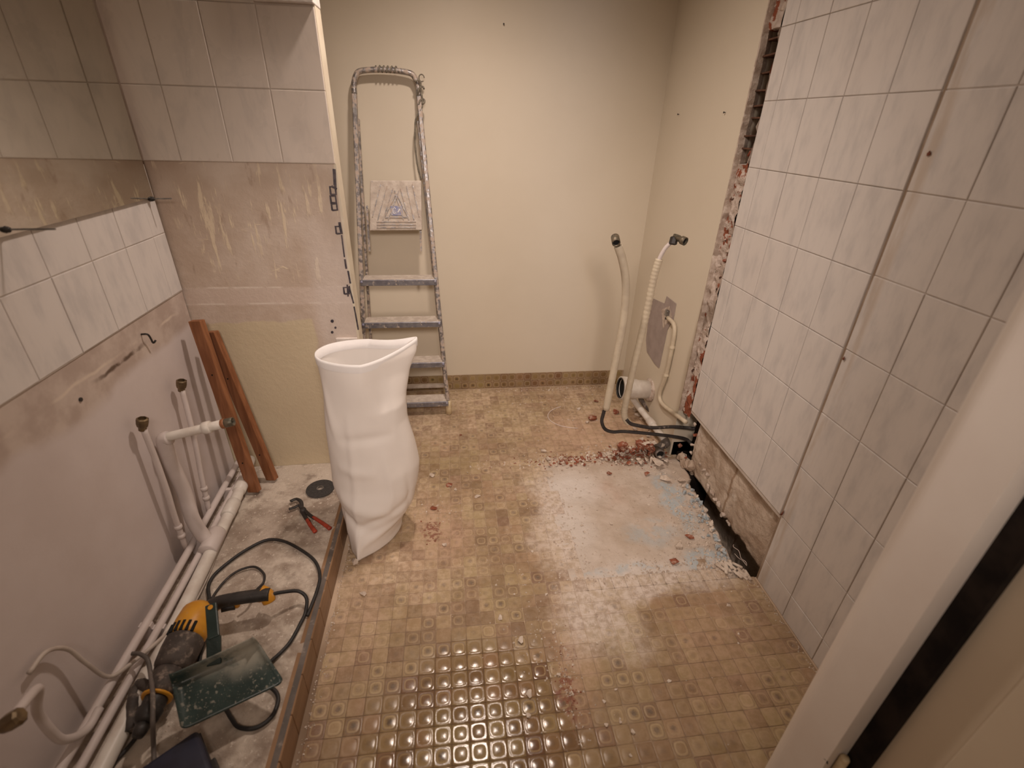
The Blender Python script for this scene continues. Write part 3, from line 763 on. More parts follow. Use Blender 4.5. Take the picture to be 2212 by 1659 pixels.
# ---- ceiling downlight (above the frame)
lampo = thing('ceiling_downlight', 'round white downlight set in the ceiling above the picture', 'lamp', (BULB.x, BULB.y, ZC))
obj('trim_ring', lathe([(.062, 0), (.085, 0), (.085, -.006), (.075, -.012), (.062, -.010)], (BULB.x, BULB.y, ZC), (0, 0, 1), 32, True), 'white_pvc', lampo, True)
# ================================================================ THINGS
# ---- mirror on the left wall with its two clips
mir = thing('wall_mirror', 'large frameless mirror on the left wall above pale tiles', 'mirror', (XL, 1.0, 1.252))
obj('glass', boxes((XL + .006, XL + .012, .35, 1.838, 1.252, 2.33)), 'mirror', mir)
obj('backing', boxes((XL + .001, XL + .006, .352, 1.836, 1.254, 2.328)), 'tool_dusty', mir)
for px, py, tx, ty, lab in ((8, 492, 120, 495, 'long thin rod'), (325, 427, 371, 429, 'short thin rod')):
    b0 = at(px, py, 0, XL + .010); t0 = at(tx, ty, 1, b0.y)
    cl = obj('clip', lathe([(.007, -.004), (.008, .004), (.006, .012), (.003, .014)], (XL + .008, b0.y, b0.z - .004), (1, 0, 0), 12), 'tool_black', mir, True)
    obj('screw_rod', tubes([(XL - .004, b0.y, b0.z - .004), (t0.x * .5 + XL * .5, b0.y, b0.z - .003), (t0.x, b0.y, t0.z)], .0022, seg=6, k=2), 'steel', cl)

# ---- bent hook on the left wall
hk = [at(x, y, 0, XL + .012) for x, y in ((318, 722), (325, 730), (331, 741))]
tag(obj('wall_hook', tubes([hk[0] - Vector((.02, 0, 0)), hk[0], hk[1], hk[2], hk[2] + Vector((.008, .004, .008))], .003, seg=6, k=3), 'tool_black', None, True), 'small bent black hook below the left wall tiles', 'hook')
hq = at(174, 863, 0, XL - .005)
tag(obj('wall_plug', lathe([(.005, -.01), (.006, .002), (.003, .003)], hq, (1, 0, 0), 10), 'tool_black'), 'small dark plug in the pale lower part of the left wall', 'plug')

# ---- supply pipes on the left wall
def supply(cap, foot, label, bend=0.0, r=.009, X=XL + .028):
    a = at(*cap, 0, X); f = at(*foot, 0, X); f.z = max(f.z, ZP + .03)
    t = thing('supply_pipe', label, 'pipe', (X, f.y, f.z), 'capped supply pipes on the left wall')
    mid = (a + f) / 2
    obj('pipe', tubes([f, f * .7 + a * .3, mid + Vector((bend, 0, 0)), a * .75 + f * .25 + Vector((bend, 0, 0)), a], r, seg=12, k=5), 'painted_pipe', t, True)
    c = obj('cap', lathe([(.011, -.012), (.012, .0), (.015, .004), (.017, .014), (.017, .028), (.013, .031), (.0115, .031), (.0115, .02)], a, (.25, .05, 1), 8), 'brass', t)
    for k in (.12, .2): obj('joint', lathe([(r * 1.3, -.008), (r * 1.45, 0), (r * 1.3, .008)], f * (1 - k) + a * k, (0, 0, 1), 12), 'painted_pipe', t, True)
    return t
supply((308, 922), (402, 1185), 'capped supply pipe nearest the white waste stub, left of it', .004)
supply((392, 838), (452, 1105), 'capped supply pipe behind the white waste stub, nearest the wooden planks', .004)
# third one, at the lower left edge of the picture
X3 = XL + .06
a = at(20, 1560, 0, X3 + .05); t = thing('supply_pipe', 'supply pipe with blurred brown cap at the lower left picture edge', 'pipe', (X3, a.y, ZP), 'capped supply pipes on the left wall')
pp = [at(x, y, 0, X3) for x, y in ((58, 1490), (80, 1535), (110, 1580), (140, 1598), (185, 1578), (215, 1530))]
obj('pipe', tubes([a + Vector((0, 0, .0)), pp[0] + Vector((.02, 0, 0))] + pp[1:], .010, seg=12, k=5), 'painted_pipe', t, True)
obj('cap', lathe([(.010, -.018), (.014, -.014), (.017, 0), (.017, .02), (.012, .024)], a, (.6, .2, .25), 8), 'brass', t)

# ---- waste pipe with stub
s0 = at(352, 946, 0, XL + .03); s1 = at(484, 915, 1, s0.y + .01); e1 = at(503, 912, 1, s0.y + .01)
wt = thing('waste_pipe', 'white waste pipe with a horizontal stub and brass end', 'pipe', (XL + .03, s0.y, ZP))
ft = at(458, 1168, 2, ZP + .05)
obj('riser', tubes([(ft.x, ft.y, ZP + .045), (ft.x - .022, ft.y, ZP + .075), (XL + .048, ft.y * .6 + s0.y * .4, ZP + .14), (XL + .032, s0.y, .33), (XL + .026, s0.y, .46), (XL + .030, s0.y, s0.z - .012), (XL + .05, s0.y, s0.z)], .023, seg=16, k=6), 'painted_pipe', wt, True)
st = obj('stub', tubes([s0, s0 * .5 + s1 * .5, s1], .0150, seg=16, k=3), 'white_pvc', wt, True)
ax = (s1 - s0).normalized(); mid = s0 + (s1 - s0) * .72
obj('collar', lathe([(.016, -.012), (.021, -.010), (.021, .010), (.016, .012)], mid, ax, 20), 'white_pvc', wt, True)
obj('seal', lathe([(.0152, -.006), (.0165, -.004), (.0165, .004), (.0152, .006)], s1 - ax * .002, ax, 18), 'wood', wt)
obj('brass_end', lathe([(.0150, -.004), (.0150, .03), (.0125, .031), (.0125, .012), (.001, .012)], s1, ax, 18), 'brass_dull', wt, True)
obj('tee', lathe([(.028, -.05), (.031, -.045), (.031, .045), (.028, .05)], (ft.x, ft.y, ZP + .045), (ax.x * 0 - .03, 1, 0), 18), 'painted_pipe', wt, True)

# ---- pipes running along the foot of the left wall
runs = ((-.945, .012, ZP + .055, 'painted_pipe', 'thin painted pipe along the left wall foot, closest to the wall'),
        (-.912, .011, ZP + .040, 'painted_pipe', 'thin painted pipe along the left wall foot, next to the thick one'))
for X, r, z, m, lab in runs:
    t = thing('floor_pipe', lab, 'pipe', (X, .3, ZP), 'pipes along the left wall foot')
    obj('pipe', tubes([(X + .012, .05, z), (X + .004, .7, z), (X, 1.2, z), (X - .012, 1.6, z), (X - .02, 1.85, z)], r, seg=12, k=5), m, t, True)
    for y in (.55, 1.05, 1.38, 1.66): obj('bracket', boxes((X - .017, X + .017, y - .008, y + .008, ZP - .004, z)), 'painted_pipe', t)
t = thing('floor_pipe', 'thick white waste pipe lying along the left wall foot', 'pipe', (-.875, .3, ZP), 'pipes along the left wall foot')
obj('pipe', tubes([(-.852, .05, ZP + .028), (-.865, .7, ZP + .028), (-.872, 1.1, ZP + .032), (-.884, 1.42, ZP + .04), (-.893, 1.62, ZP + .045), (-.915, 1.85, ZP + .06)], .021, seg=16, k=6), 'white_pvc', t, True)
for y, dx in ((.88, -.869), (1.55, -.890), (1.69, -.899)): obj('sleeve', lathe([(.021, -.04), (.0255, -.036), (.0255, .036), (.021, .04)], (dx, y, ZP + (.03 if y < 1 else .046)), (-.03, 1, .02), 18), 'white_pvc', t, True)

# ---- white cable on the left
cab = [at(62, 1455, 0, XL + .01), at(100, 1408, 0, XL + .012), at(145, 1402, 0, XL + .02), at(185, 1432, 0, XL + .03)] + [at(x, y, 2, z) for x, y, z in ((235, 1462, ZP + .08), (285, 1432, ZP + .075), (345, 1382, ZP + .055), (405, 1322, ZP + .03), (440, 1262, ZP + .010), (468, 1195, ZP + .008), (497, 1128, ZP + .008), (503, 1090, ZP + .008), (520, 1052, ZP + .008))]
tag(obj('white_cable', tubes(cab, .0055, seg=8, k=6), 'cable_white', None, True), 'dusty white cable running beside the thick waste pipe', 'cable')

# ---- planks in the niche corner
def plank(b, tpx, tY, w, d, label, side):
    p0 = at(*b, 2, ZP + .004); p1 = at(*tpx, 1, tY)
    t = thing('wooden_plank', label, 'plank', p0, 'wooden planks in the niche corner')
    bm = bmesh.new(); obox(bm, p0 + Vector((0, 0, .004)), p1, w, d, side)
    bevelled(bm, .0025, 2); obj('board', bm, 'wood', t)
    ax = (p1 - p0); s = (side - ax.normalized() * side.dot(ax.normalized())).normalized(); nn = ax.normalized().cross(s)
    if nn.y > 0: nn = -nn
    for k in (.2, .72): obj('nail_hole', lathe([(.003, 0), (.003, .002)], p0 + ax * k + nn * (d / 2), nn, 8), 'void', t)
    return t
plank((551, 1062), (424, 692), 1.775, .048, .026, 'longer reddish-brown plank leaning in the corner, left of the two', Vector((1, -.25, 0)))
plank((589, 1036), (456, 716), 1.825, .046, .026, 'shorter reddish-brown plank leaning against the niche wall, right of the two', Vector((1, -.35, 0)))

# ---- white woven sack
sk_ = thing('rubble_sack', 'tall white woven rubble sack standing open before the ladder', 'sack', (-.30, 1.55, 0))
rows = [(1158, 752, 862), (1125, 737, 884), (1085, 727, 898), (1040, 721, 905), (1000, 716, 903), (950, 710, 892), (900, 703, 880), (850, 697, 877), (805, 690, 882), (772, 683, 893)]
YS = 1.55
rg = []
for py, xl, xr in rows:
    A = at(xl, py, 1, YS); B = at(xr, py, 1, YS)
    rg.append(((A.x + B.x) / 2, (B.x - A.x) / 2, (A.z + B.z) / 2))
ztop = .80
def prof(z):
    z = min(max(z, rg[0][2]), rg[-1][2])
    for p, q in zip(rg, rg[1:]):
        if p[2] <= z <= q[2]:
            t = (z - p[2]) / (q[2] - p[2] + 1e-9); return p[0] + (q[0] - p[0]) * t, p[1] + (q[1] - p[1]) * t
    return rg[-1][0], rg[-1][1]
tip = Vector((-.398, 1.365, .004))
NS, NZ = 72, 60
def rimz(th):   # rim height round the mouth: lower at the front, tip at the right
    return ztop + .004 * math.sin(th) + .022 * max(0, math.cos(th)) ** 3
def sack_pt(th, u):
    z = .0 + u * rimz(th)
    cx, a = prof(max(z, .035))
    b = .110 - .022 * max(0, z - .5) / .3 + .012 * math.sin(z * 9)
    c, s = math.cos(th), math.sin(th)
    # mouth becomes a teardrop pointed to the right
    m = max(0, (u - .75) / .25)
    sy = s * (1 - .62 * m * max(0, c) ** 1.0)
    ex = 1.0 + .05 * m * max(0, c) ** 4
    x = cx + a * c * ex; y = YS + b * sy + .06 * m * max(0, c) ** 1.5
    if z < .28:
        k = (1 - z / .28) ** 1.3
        dirn = math.atan2(tip.y - YS, tip.x - cx)
        w = max(0, math.cos(th - dirn)) ** 2.6
        x += (tip.x - x) * w * k; y += (tip.y - y) * w * k
        sh = (1 - .22 * k * (1 - w)); x = cx + (x - cx) * sh if w < .5 else x
    d = Vector((x * 1.0, y, z * .55))
    f = .010 * mnoise.noise(d * 7) + .004 * mnoise.noise(Vector((x * 14, y * 14, z * 5)))
    f += .006 * math.sin(26 * (z + .5 * x)) * max(0, 1 - abs(z - .16) / .16)
    for (t0, z0, t1, z1, dep, wd_) in CREASES:
        ab = ((t1 - t0), (z1 - z0) * 3); ap = (((th + math.pi) % (2 * math.pi) - math.pi) - t0, (z - z0) * 3)
        q_ = max(0, min(1, (ap[0] * ab[0] + ap[1] * ab[1]) / (ab[0] ** 2 + ab[1] ** 2)))
        dd = math.hypot(ap[0] - q_ * ab[0], ap[1] - q_ * ab[1])
        f += dep * math.exp(-(dd / wd_) ** 2) * math.sin(math.pi * (.15 + .7 * q_))
    f *= min(1, 1.2 - .7 * m)
    return Vector((x + c * f, y + s * f, z))
CREASES = ((-2.2, .50, -.9, .51, -.007, .06), (-2.3, .38, -1.5, .36, .006, .07), (-1.9, .58, -1.95, .16, .006, .09), (-1.2, .42, -1.1, .17, .005, .09), (-2.6, .17, -1.2, .10, -.010, .07), (-2.4, .24, -.7, .15, .007, .07), (-1.9, .12, -.6, .20, -.010, .07), (-2.7, .70, -2.2, .50, .006, .10), (-1.3, .74, -.9, .60, -.008, .13), (-.7, .30, -.4, .14, -.006, .08), (-1.5, .06, -.5, .13, .008, .06))
NS, NZ = 128, 96
bm = bmesh.new(); g = []
for i in range(NZ + 1):
    g.append([bm.verts.new(sack_pt(2 * math.pi * j / NS, i / NZ) if i else sack_pt(2 * math.pi * j / NS, 0) + Vector((0, 0, .003))) for j in range(NS)])
for i in range(NZ):
    for j in range(NS): bm.faces.new((g[i][j], g[i][(j + 1) % NS], g[i + 1][(j + 1) % NS], g[i + 1][j]))
bm.faces.new(g[0][::-1])
o = obj('bag', bm, 'sack', sk_, True)
sm = o.modifiers.new('thickness', 'SOLIDIFY'); sm.thickness = .0015; sm.offset = 0
bm = bmesh.new(); h = []
for dz, dr in ((-.026, .002), (-.006, .0035), (.004, .002), (.003, -.003), (-.030, -.0035)):
    r = []
    for j in range(NS):
        th = 2 * math.pi * j / NS; p = sack_pt(th, 1); r.append(bm.verts.new((p.x + dr * math.cos(th), p.y + dr * math.sin(th), p.z + dz)))
    h.append(r)
for a, b in zip(h, h[1:]):
    for j in range(NS): bm.faces.new((a[j], a[(j + 1) % NS], b[(j + 1) % NS], b[j]))
obj('hem', bm, 'hem', sk_, True)

# ---- step ladder leaning at the back wall
lf = Vector((-.046, 2.425, 0.0)); rt = Vector((-.128, 2.664, 1.60)); ll = Vector((-.512, 2.425, 0.0)); lt = Vector((-.420, 2.664, 1.60))
lad = thing('step_ladder', 'paint-spattered aluminium step ladder leaning on the cream back wall', 'ladder', ((lf + ll) / 2))
def rail(a, b, name='rail'):
    bm = bmesh.new(); obox(bm, a, b, .021, .030); bevelled(bm, .004, 2); return obj(name, bm, 'alu', lad)
rail(ll, lt); rail(lf, rt)
hp = [lt, lt + Vector((.001, .007, .035)), lt + Vector((.012, .012, .070)), lt + Vector((.040, .015, .092)), lt * .5 + rt * .5 + Vector((0, .016, .100)), rt + Vector((-.040, .015, .092)), rt + Vector((-.012, .012, .070)), rt + Vector((-.001, .007, .035)), rt]
obj('top_handle', tubes(hp, .0125, seg=12, k=6), 'alu', lad, True)
def lean(px, py):   # pixel -> ladder front plane
    d = R3 @ Vector((px - W/2, py - H/2, F)); nrm = Vector((0, 1.60, -(2.664 - 2.425))).normalized()
    return CAM + d * ((Vector((0, 2.425, 0)) - CAM).dot(nrm) / d.dot(nrm))
dirv = (rt - lf + lt - ll).normalized()
for px, py in ((868, 601), (873, 692), (900, 779), (930, 863)):
    z = lean(px, py).z; k = z / 1.6
    a = ll + (lt - ll) * k; b = lf + (rt - lf) * k
    tr = bmesh.new(); y0 = (a.y + b.y) / 2 - .028
    box(tr, a.x + .008, b.x - .008, y0, y0 + .085, z - .006, z + .002); bevelled(tr, .002, 1)
    s = obj('step', tr, 'alu_pl', lad)
    fr = bmesh.new(); box(fr, a.x - .004, b.x + .004, y0 - .006, y0 + .003, z - .030, z + .001); bevelled(fr, .002, 1); obj('step_edge', fr, 'step_edge', s)
    for xx in (a.x + .004, b.x - .004): obj('rivet', lathe([(.006, 0), (.006, .004), (.003, .006)], (xx, y0 - .006, z - .008), (0, -1, 0), 8), 'label_blue', s)
# folded top platform
c4 = [lean(799, 498), lean(912, 497), lean(905, 388), lean(798, 390)]
nrm = (c4[1] - c4[0]).cross(c4[3] - c4[0]).normalized()
if nrm.y > 0: nrm = -nrm
ex = (c4[1] - c4[0]).normalized(); L0 = (c4[1] - c4[0]).length; ey = (c4[3] - c4[0]).normalized(); H0 = (c4[3] - c4[0]).length
base = c4[0] + nrm * .004
bm = bmesh.new(); v = [bm.verts.new(base + ex * (u * L0) + ey * (w * H0) + nrm * t) for t in (-.012, .008) for u, w in ((0, 0), (1, 0), (.96, 1), (.02, 1))]
for f in ((3, 2, 1, 0), (4, 5, 6, 7), (0, 1, 5, 4), (1, 2, 6, 5), (2, 3, 7, 6), (3, 0, 4, 7)): bm.faces.new([v[i] for i in f])
pf = obj('platform', bevelled(bm, .004, 2), 'alu_pl', lad)
def rib(u0, w0, u1, w1):
    bm = bmesh.new(); obox(bm, base + ex * u0 * L0 + ey * w0 * H0 + nrm * .009, base + ex * u1 * L0 + ey * w1 * H0 + nrm * .010, .006, .0045, nrm); obj('rib', bm, 'alu', pf)
for k in range(4):
    t = .11 * k
    rib(.06 + t * .9, .28 - .02 * k if k == 0 else .22, .22 + t, .94 - t * .4)
    rib(.94 - t * .9, .28 if k == 0 else .22, .80 - t, .94 - t * .4)
for w in (.06, .12, .18): rib(.14, w, .88, w)
rib(.30, .30, .50, .75); rib(.50, .75, .72, .30); rib(.30, .27, .72, .27)
bm = bmesh.new(); obox(bm, base + ex * .40 * L0 + ey * .40 * H0 + nrm * .010, base + ex * .62 * L0 + ey * .40 * H0 + nrm * .010, .045, .003, ey)
obj('maker_label', bevelled(bm, .001, 1), 'label_blue', pf)
bm = bmesh.new(); tube(bm, [base + ex * (.47 + .03 * math.cos(t)) * L0 + ey * (.40 + .06 * math.sin(t)) * H0 + nrm * .013 for t in (.6, 1.6, 2.6, 3.6, 4.6, 5.6)], .0016, seg=5, k=3)
obox(bm, base + ex * .535 * L0 + ey * .37 * H0 + nrm * .013, base + ex * .575 * L0 + ey * .44 * H0 + nrm * .013, .004, .002, ex)
obj('label_print', bm, 'hem', pf)
# side stays, rear frame, feet
for X in (-.412, -.150):
    bm = bmesh.new(); obox(bm, (X, 2.615, 1.12), (X - .008, 2.59, .90), .010, .006); obj('stay', bm, 'alu', lad)
for X0, X1 in ((-.418, -.492), (-.138, -.062)):
    bm = bmesh.new(); obox(bm, (X0, 2.675, 1.50), (X1, 2.600, .02), .014, .022); bevelled(bm, .003, 1); obj('rear_rail', bm, 'alu', lad)
bm = bmesh.new(); box(bm, -.486, -.064, 2.585, 2.610, .085, .105); obj('rear_bar', bevelled(bm, .003, 1), 'alu_pl', lad)
for X, Y, z in ((-.046, 2.422, .0), (-.512, 2.422, 0), (-.060, 2.596, .02), (-.492, 2.596, .02)):
    obj('foot', lathe([(.012, .0), (.017, .004), (.019, .03), (.017, .062), (.013, .085)], (X, Y, z if z else .001), (0, .1, 1), 12), 'foot', lad, True)
rp = [rt + Vector(v) for v in ((-.014, -.01, .058), (.010, -.016, .06), (.012, -.012, .02), (.016, -.014, -.03), (.004, -.020, -.06), (-.020, -.014, -.10), (-.030, -.010, -.20), (-.024, -.010, -.30), (-.010, -.012, -.36))]
rope = thing('knotted_rope', 'frayed grey rope knotted round the top right of the ladder', 'rope', rt)
obj('strand', tubes(rp, .0045, seg=7, k=6, ripple=1.9, rip=.15), 'rope', rope, True)
obj('knot', tubes([rt + Vector((.012 + .014 * math.cos(t), -.012 + .008 * math.sin(2 * t), .03 + .02 * math.sin(t) - .008 * t)) for t in [k * .7 for k in range(14)]], .0045, seg=7, k=3), 'rope', rope, True)
obj('loop', tubes([rt + Vector((.018 + .012 * math.cos(t), -.01, .072 + .014 * math.sin(t))) for t in [k * .6 for k in range(10)]], .003, seg=6, k=3), 'rope', rope, True)
wr = lt * .5 + rt * .5 + Vector((.005, .012, .10))
obj('wrapping', tubes([wr + Vector((-.045 + .006 * k, .014 * math.sin(k * 2.1), .014 * math.cos(k * 2.1))) for k in range(18)], .004, seg=6, k=4), 'rope', rope, True)

# ---- right: free standing riser hoses in the line of the removed partition
YR = 1.895
h1 = [at(x, y, 1, YR) for x, y in ((1335, 532), (1344, 560), (1351, 600), (1351, 650), (1344, 710), (1332, 770), (1319, 835), (1309, 884))]
t = thing('riser_hose', 'cream riser hose with an elbow, left of the two free standing ones', 'hose', h1[-1], 'free standing riser hoses')
obj('sleeve', tubes(h1, .0165, seg=14, k=8), 'conduit', t, True)
b1 = [at(x, y, 1, YR) for x, y in ((1308, 878), (1303, 895), (1300, 911), (1307, 927), (1324, 933), (1346, 932), (1385, 935), (1440, 941), (1480, 948))]
obj('dark_bend', tubes([p - Vector((0, .0, 0)) for p in b1] + [(1.165, YR - .02, b1[-1].z - .02)], .0085, seg=10, k=6), 'lead', t, True)
e = at(1330, 519, 1, YR - .01)
el = obj('elbow', lathe([(.012, -.024), (.0165, -.022), (.0165, .020), (.0135, .0205), (.0135, .006), (.001, .006)], e, (-.12, -.9, -.35), 16), 'brass_dull', t, True)
obj('bore', lathe([(.0132, 0), (.0132, .002)], e + Vector((-.12, -.9, -.35)).normalized() * .010, (-.12, -.9, -.35), 14), 'void', el)
obj('neck', tubes([e + Vector((.003, .005, -.004)), h1[0]], .010, seg=10, k=0), 'brass_dull', t, True)
h2 = [at(x, y, 1, YR + .01) for x, y in ((1447, 526), (1436, 538), (1424, 560), (1415, 590), (1407, 625), (1399, 665), (1390, 705), (1379, 750), (1367, 800), (1356, 850), (1349, 885), (1350, 903), (1358, 914))]
t = thing('riser_hose', 'ribbed cream riser hose with a valve, right of the two free standing ones', 'hose', h2[-1], 'free standing riser hoses')
obj('sleeve', tubes(h2[2:], .0155, seg=14, k=16, ripple=1.6, rip=.04), 'conduit', t, True)
obj('inner_pipe', tubes(h2[:4], .0085, seg=10, k=5), 'painted_pipe', t, True)
b2 = [at(x, y, 1, YR) for x, y in ((1352, 905), (1362, 915), (1382, 920), (1410, 924), (1451, 922), (1482, 924))]
obj('dark_run', tubes(b2 + [(1.165, YR - .02, b2[-1].z + .005)], .009, seg=10, k=6), 'lead', t, True)
v0 = at(1455, 520, 1, YR); v1 = at(1472, 518, 1, YR - .03)
ve = obj('valve', lathe([(.011, -.016), (.017, -.012), (.017, .012), (.011, .016)], v0, (.2, .2, 1), 8), 'tool_black', t)
obj('outlet', lathe([(.010, -.03), (.012, 0), (.0165, .002), (.0165, .020), (.0135, .0205), (.0135, .006), (.001, .006)], v1, (.45, -.85, -.15), 16), 'brass_dull', ve, True)
obj('bore', lathe([(.0132, 0), (.0132, .002)], v1 + Vector((.45, -.85, -.15)).normalized() * .010, (.45, -.85, -.15), 14), 'void', ve)
obj('nut', lathe([(.012, -.01), (.016, -.008), (.016, .008), (.012, .01)], at(1462, 512, 1, YR), (.3, .1, 1), 6), 'brass_dull', ve)

# ---- toilet drain on the cream wall
d1 = at(1404, 842, 0, XRC); d0 = at(1340, 838, 1, d1.y)
dr = thing('drain_pipe', 'white toilet drain collar sticking out of the cream wall', 'drain', d1)
ax = (d0 - d1).normalized(); Ld = (d0 - d1).length
obj('pipe', lathe([(.052, -.01), (.052, Ld * .45), (.056, Ld * .5), (.056, Ld * .72), (.062, Ld * .76), (.066, Ld * .8), (.066, Ld), (.057, Ld + .001), (.055, Ld - .03), (.05, Ld * .3), (.001, Ld * .3)], d1, ax, 28), 'white_pvc', dr, True)
obj('bore', lathe([(.0548, 0), (.0548, .002)], d1 + ax * (Ld - .02), ax, 28), 'void', dr)  # dark disc paints shade over the white pipe interior
obj('wall_seal', lathe([(.056, -.004), (.070, -.002), (.064, .012), (.053, .016)], d1, ax, 24), 'mortar', dr, True)
obj('rubber_lip', lathe([(.0535, Ld - .012), (.0585, Ld - .006), (.0585, Ld + .002), (.0535, Ld + .002)], d1, ax, 28, True), 'black', dr, True)
# ---- waste runs at the foot of the cream wall
w0 = at(1374, 872, 2, .09); w1 = at(1436, 950, 2, .055)
t = thing('waste_run', 'white waste pipe sloping through the rubble to the wall hole', 'pipe', w1)
obj('pipe', tubes([w0 + Vector((-.01, .06, .02)), w0, w1], .0175, seg=14, k=4), 'white_pvc', t, True)
obj('coupling', lathe([(.018, -.025), (.022, -.022), (.022, .022), (.018, .025)], w0 * .45 + w1 * .55, w1 - w0, 16), 'white_pvc', t, True)
g0 = at(1392, 872, 2, .075); g1 = at(1478, 962, 2, .045)
t = thing('waste_run', 'dark grey waste pipe beside the white one at the wall foot', 'pipe', g1)
obj('pipe', tubes([g0 + Vector((.0, .05, .01)), g0, g1], .0165, seg=14, k=4), 'grey_pvc', t, True)
t = thing('pipe_tee', 'dark open pipe tee in the rubble below the wall hole', 'fitting', at(1440, 968, 2, .03))
q0 = at(1424, 977, 2, .045); q1 = at(1445, 950, 2, .05); q2 = at(1490, 955, 2, .06)
obj('mouth', lathe([(.018, -.06), (.018, .0), (.024, .002), (.024, .028), (.019, .0285), (.019, .01), (.001, .01)], q0, (-.15, -.9, .15), 18), 'grey_pvc', t, True)
obj('branch', tubes([q0 + Vector((.005, .03, 0)), q1, (1.06, 1.94, .06)], .021, seg=14, k=4), 'grey_pvc', t, True)
obj('arm', tubes([q1, q1 * .5 + q2 * .5 + Vector((0, 0, .012)), q2], .024, seg=12, k=4), 'lead', t, True)
obj('bore', lathe([(.0185, 0), (.0185, .002)], q0 + Vector((-.15, -.9, .15)).normalized() * .012, (-.15, -.9, .15), 16), 'void', t)

# ---- tools on the platform
P = lambda x, y, z=ZP + .006: at(x, y, 2, z)
dc = P(692, 1056, ZP + .004)
t = thing('grinding_disc', 'round black grinding disc lying on the dusty platform', 'disc', dc)
obj('plate', lathe([(.011, 0), (.0575, 0), (.0578, .003), (.03, .004), (.011, .005)], dc, (0, 0, 1), 40, True), 'disc', t)
obj('bush', lathe([(.011, .0), (.0145, .001), (.0145, .0056), (.011, .0056)], dc, (0, 0, 1), 20, True), 'steel', t)
# pliers
pv = P(655, 1102, ZP + .012); t = thing('pliers', 'slip-joint pliers with red handles beside the white sack', 'pliers', pv)
def bar(pts, r, name, m, par=t, z=ZP + .012, flat=.55):
    return obj(name, tubes([P(x, y, z) for x, y in pts], r, seg=8, k=5, flat=flat), m, par, True)
bar(((655, 1104), (646, 1092), (636, 1096), (624, 1100)), .0065, 'jaw', 'tool_black')
bar(((652, 1100), (650, 1084), (640, 1078), (627, 1083)), .0075, 'jaw', 'tool_black')
obj('pivot', lathe([(.010, -.006), (.012, 0), (.010, .008)], pv, (0, 0, 1), 14), 'tool_black', t, True)
bar(((655, 1100), (668, 1112), (680, 1120)), .0075, 'shank', 'tool_black')
bar(((652, 1104), (660, 1118), (667, 1127)), .0075, 'shank', 'tool_black')
bar(((676, 1117), (692, 1127), (705, 1136), (713, 1142)), (.0070, .0090), 'grip', 'red_grip', flat=.8)
bar(((663, 1122), (670, 1134), (676, 1142), (681, 1149)), (.0070, .0085), 'grip', 'red_grip', flat=.8)

# hammer drill: pistol handle to the right, body pointing to lower left
hd = thing('hammer_drill', 'yellow and black hammer drill under the green dustpan', 'drill', P(430, 1350, ZP))
Q = lambda x, y, z: at(x, y, 2, ZP + z)
nose = Q(300, 1585, .065); tail = Q(436, 1312, .075)
ax = (tail - nose).normalized(); LL = (tail - nose).length
def seg_(u0, u1, prof_, name, m, par=hd, seg=18, flat=.86):
    bm = lathe([(r, (u0 + (u1 - u0) * k) * LL) for k, r in prof_], nose, ax, seg)
    return obj(name, bm, m, par, True)
ho = seg_(.70, 1.0, [(0, .046), (.1, .050), (.5, .050), (.85, .047), (1, .036)], 'motor_housing', 'yellow')
for k in range(6):
    a_ = -.9 + .3 * k; u = ax.orthogonal().normalized(); w = ax.cross(u)
    up_ = (Vector((0, 0, 1)) - ax * ax.z).normalized(); sd = ax.cross(up_)
    c_ = nose + ax * LL * .735 + (up_ * math.cos(a_) + sd * math.sin(a_)) * .049
    bm = bmesh.new(); obox(bm, c_ - ax * .014, c_ + ax * .016, .007, .006, sd); obj('vent', bm, 'void', ho)
seg_(.44, .70, [(0, .038), (.15, .046), (.6, .050), (.95, .050), (1, .046)], 'gear_housing', 'tool_dusty')
seg_(.25, .44, [(0, .030), (.3, .034), (.8, .036), (1, .036)], 'front_housing', 'tool_dusty')
seg_(.235, .255, [(0, .033), (.2, .037), (.8, .037), (1, .033)], 'yellow_ring', 'yellow')
seg_(.06, .235, [(0, .020), (.15, .027), (.55, .030), (.6, .026), (.9, .028), (1, .028)], 'chuck', 'tool_black')
seg_(-.02, .06, [(0, .012), (.4, .016), (1, .018)], 'chuck_tip', 'tool_black')
hh = [Q(440, 1316, .075), Q(470, 1302, .088), Q(510, 1293, .094), Q(560, 1286, .092), Q(582, 1284, .09)]
hb = obj('handle', tubes(hh, .0195, seg=14, k=6), 'tool_black', hd, True)
obj('butt', tubes([Q(562, 1282, .088), Q(576, 1287, .080), Q(582, 1300, .062)], (.026, .019), seg=14, k=5), 'yellow', hb, True)
obj('trigger_guard', tubes([Q(462, 1322, .055), Q(470, 1312, .062), Q(492, 1304, .072), Q(510, 1301, .075), Q(512, 1308, .055)], .0095, seg=10, k=6), 'yellow', hb, True)
obj('trigger', tubes([Q(478, 1316, .062), Q(495, 1312, .060), Q(508, 1310, .058)], .010, seg=10, k=4), 'tool_black', hb, True)
obj('side_grip', tubes([Q(345, 1500, .06), Q(300, 1478, .05), Q(285, 1530, .04), Q(282, 1580, .03)], .014, seg=12, k=5), 'tool_dusty', hd, True)
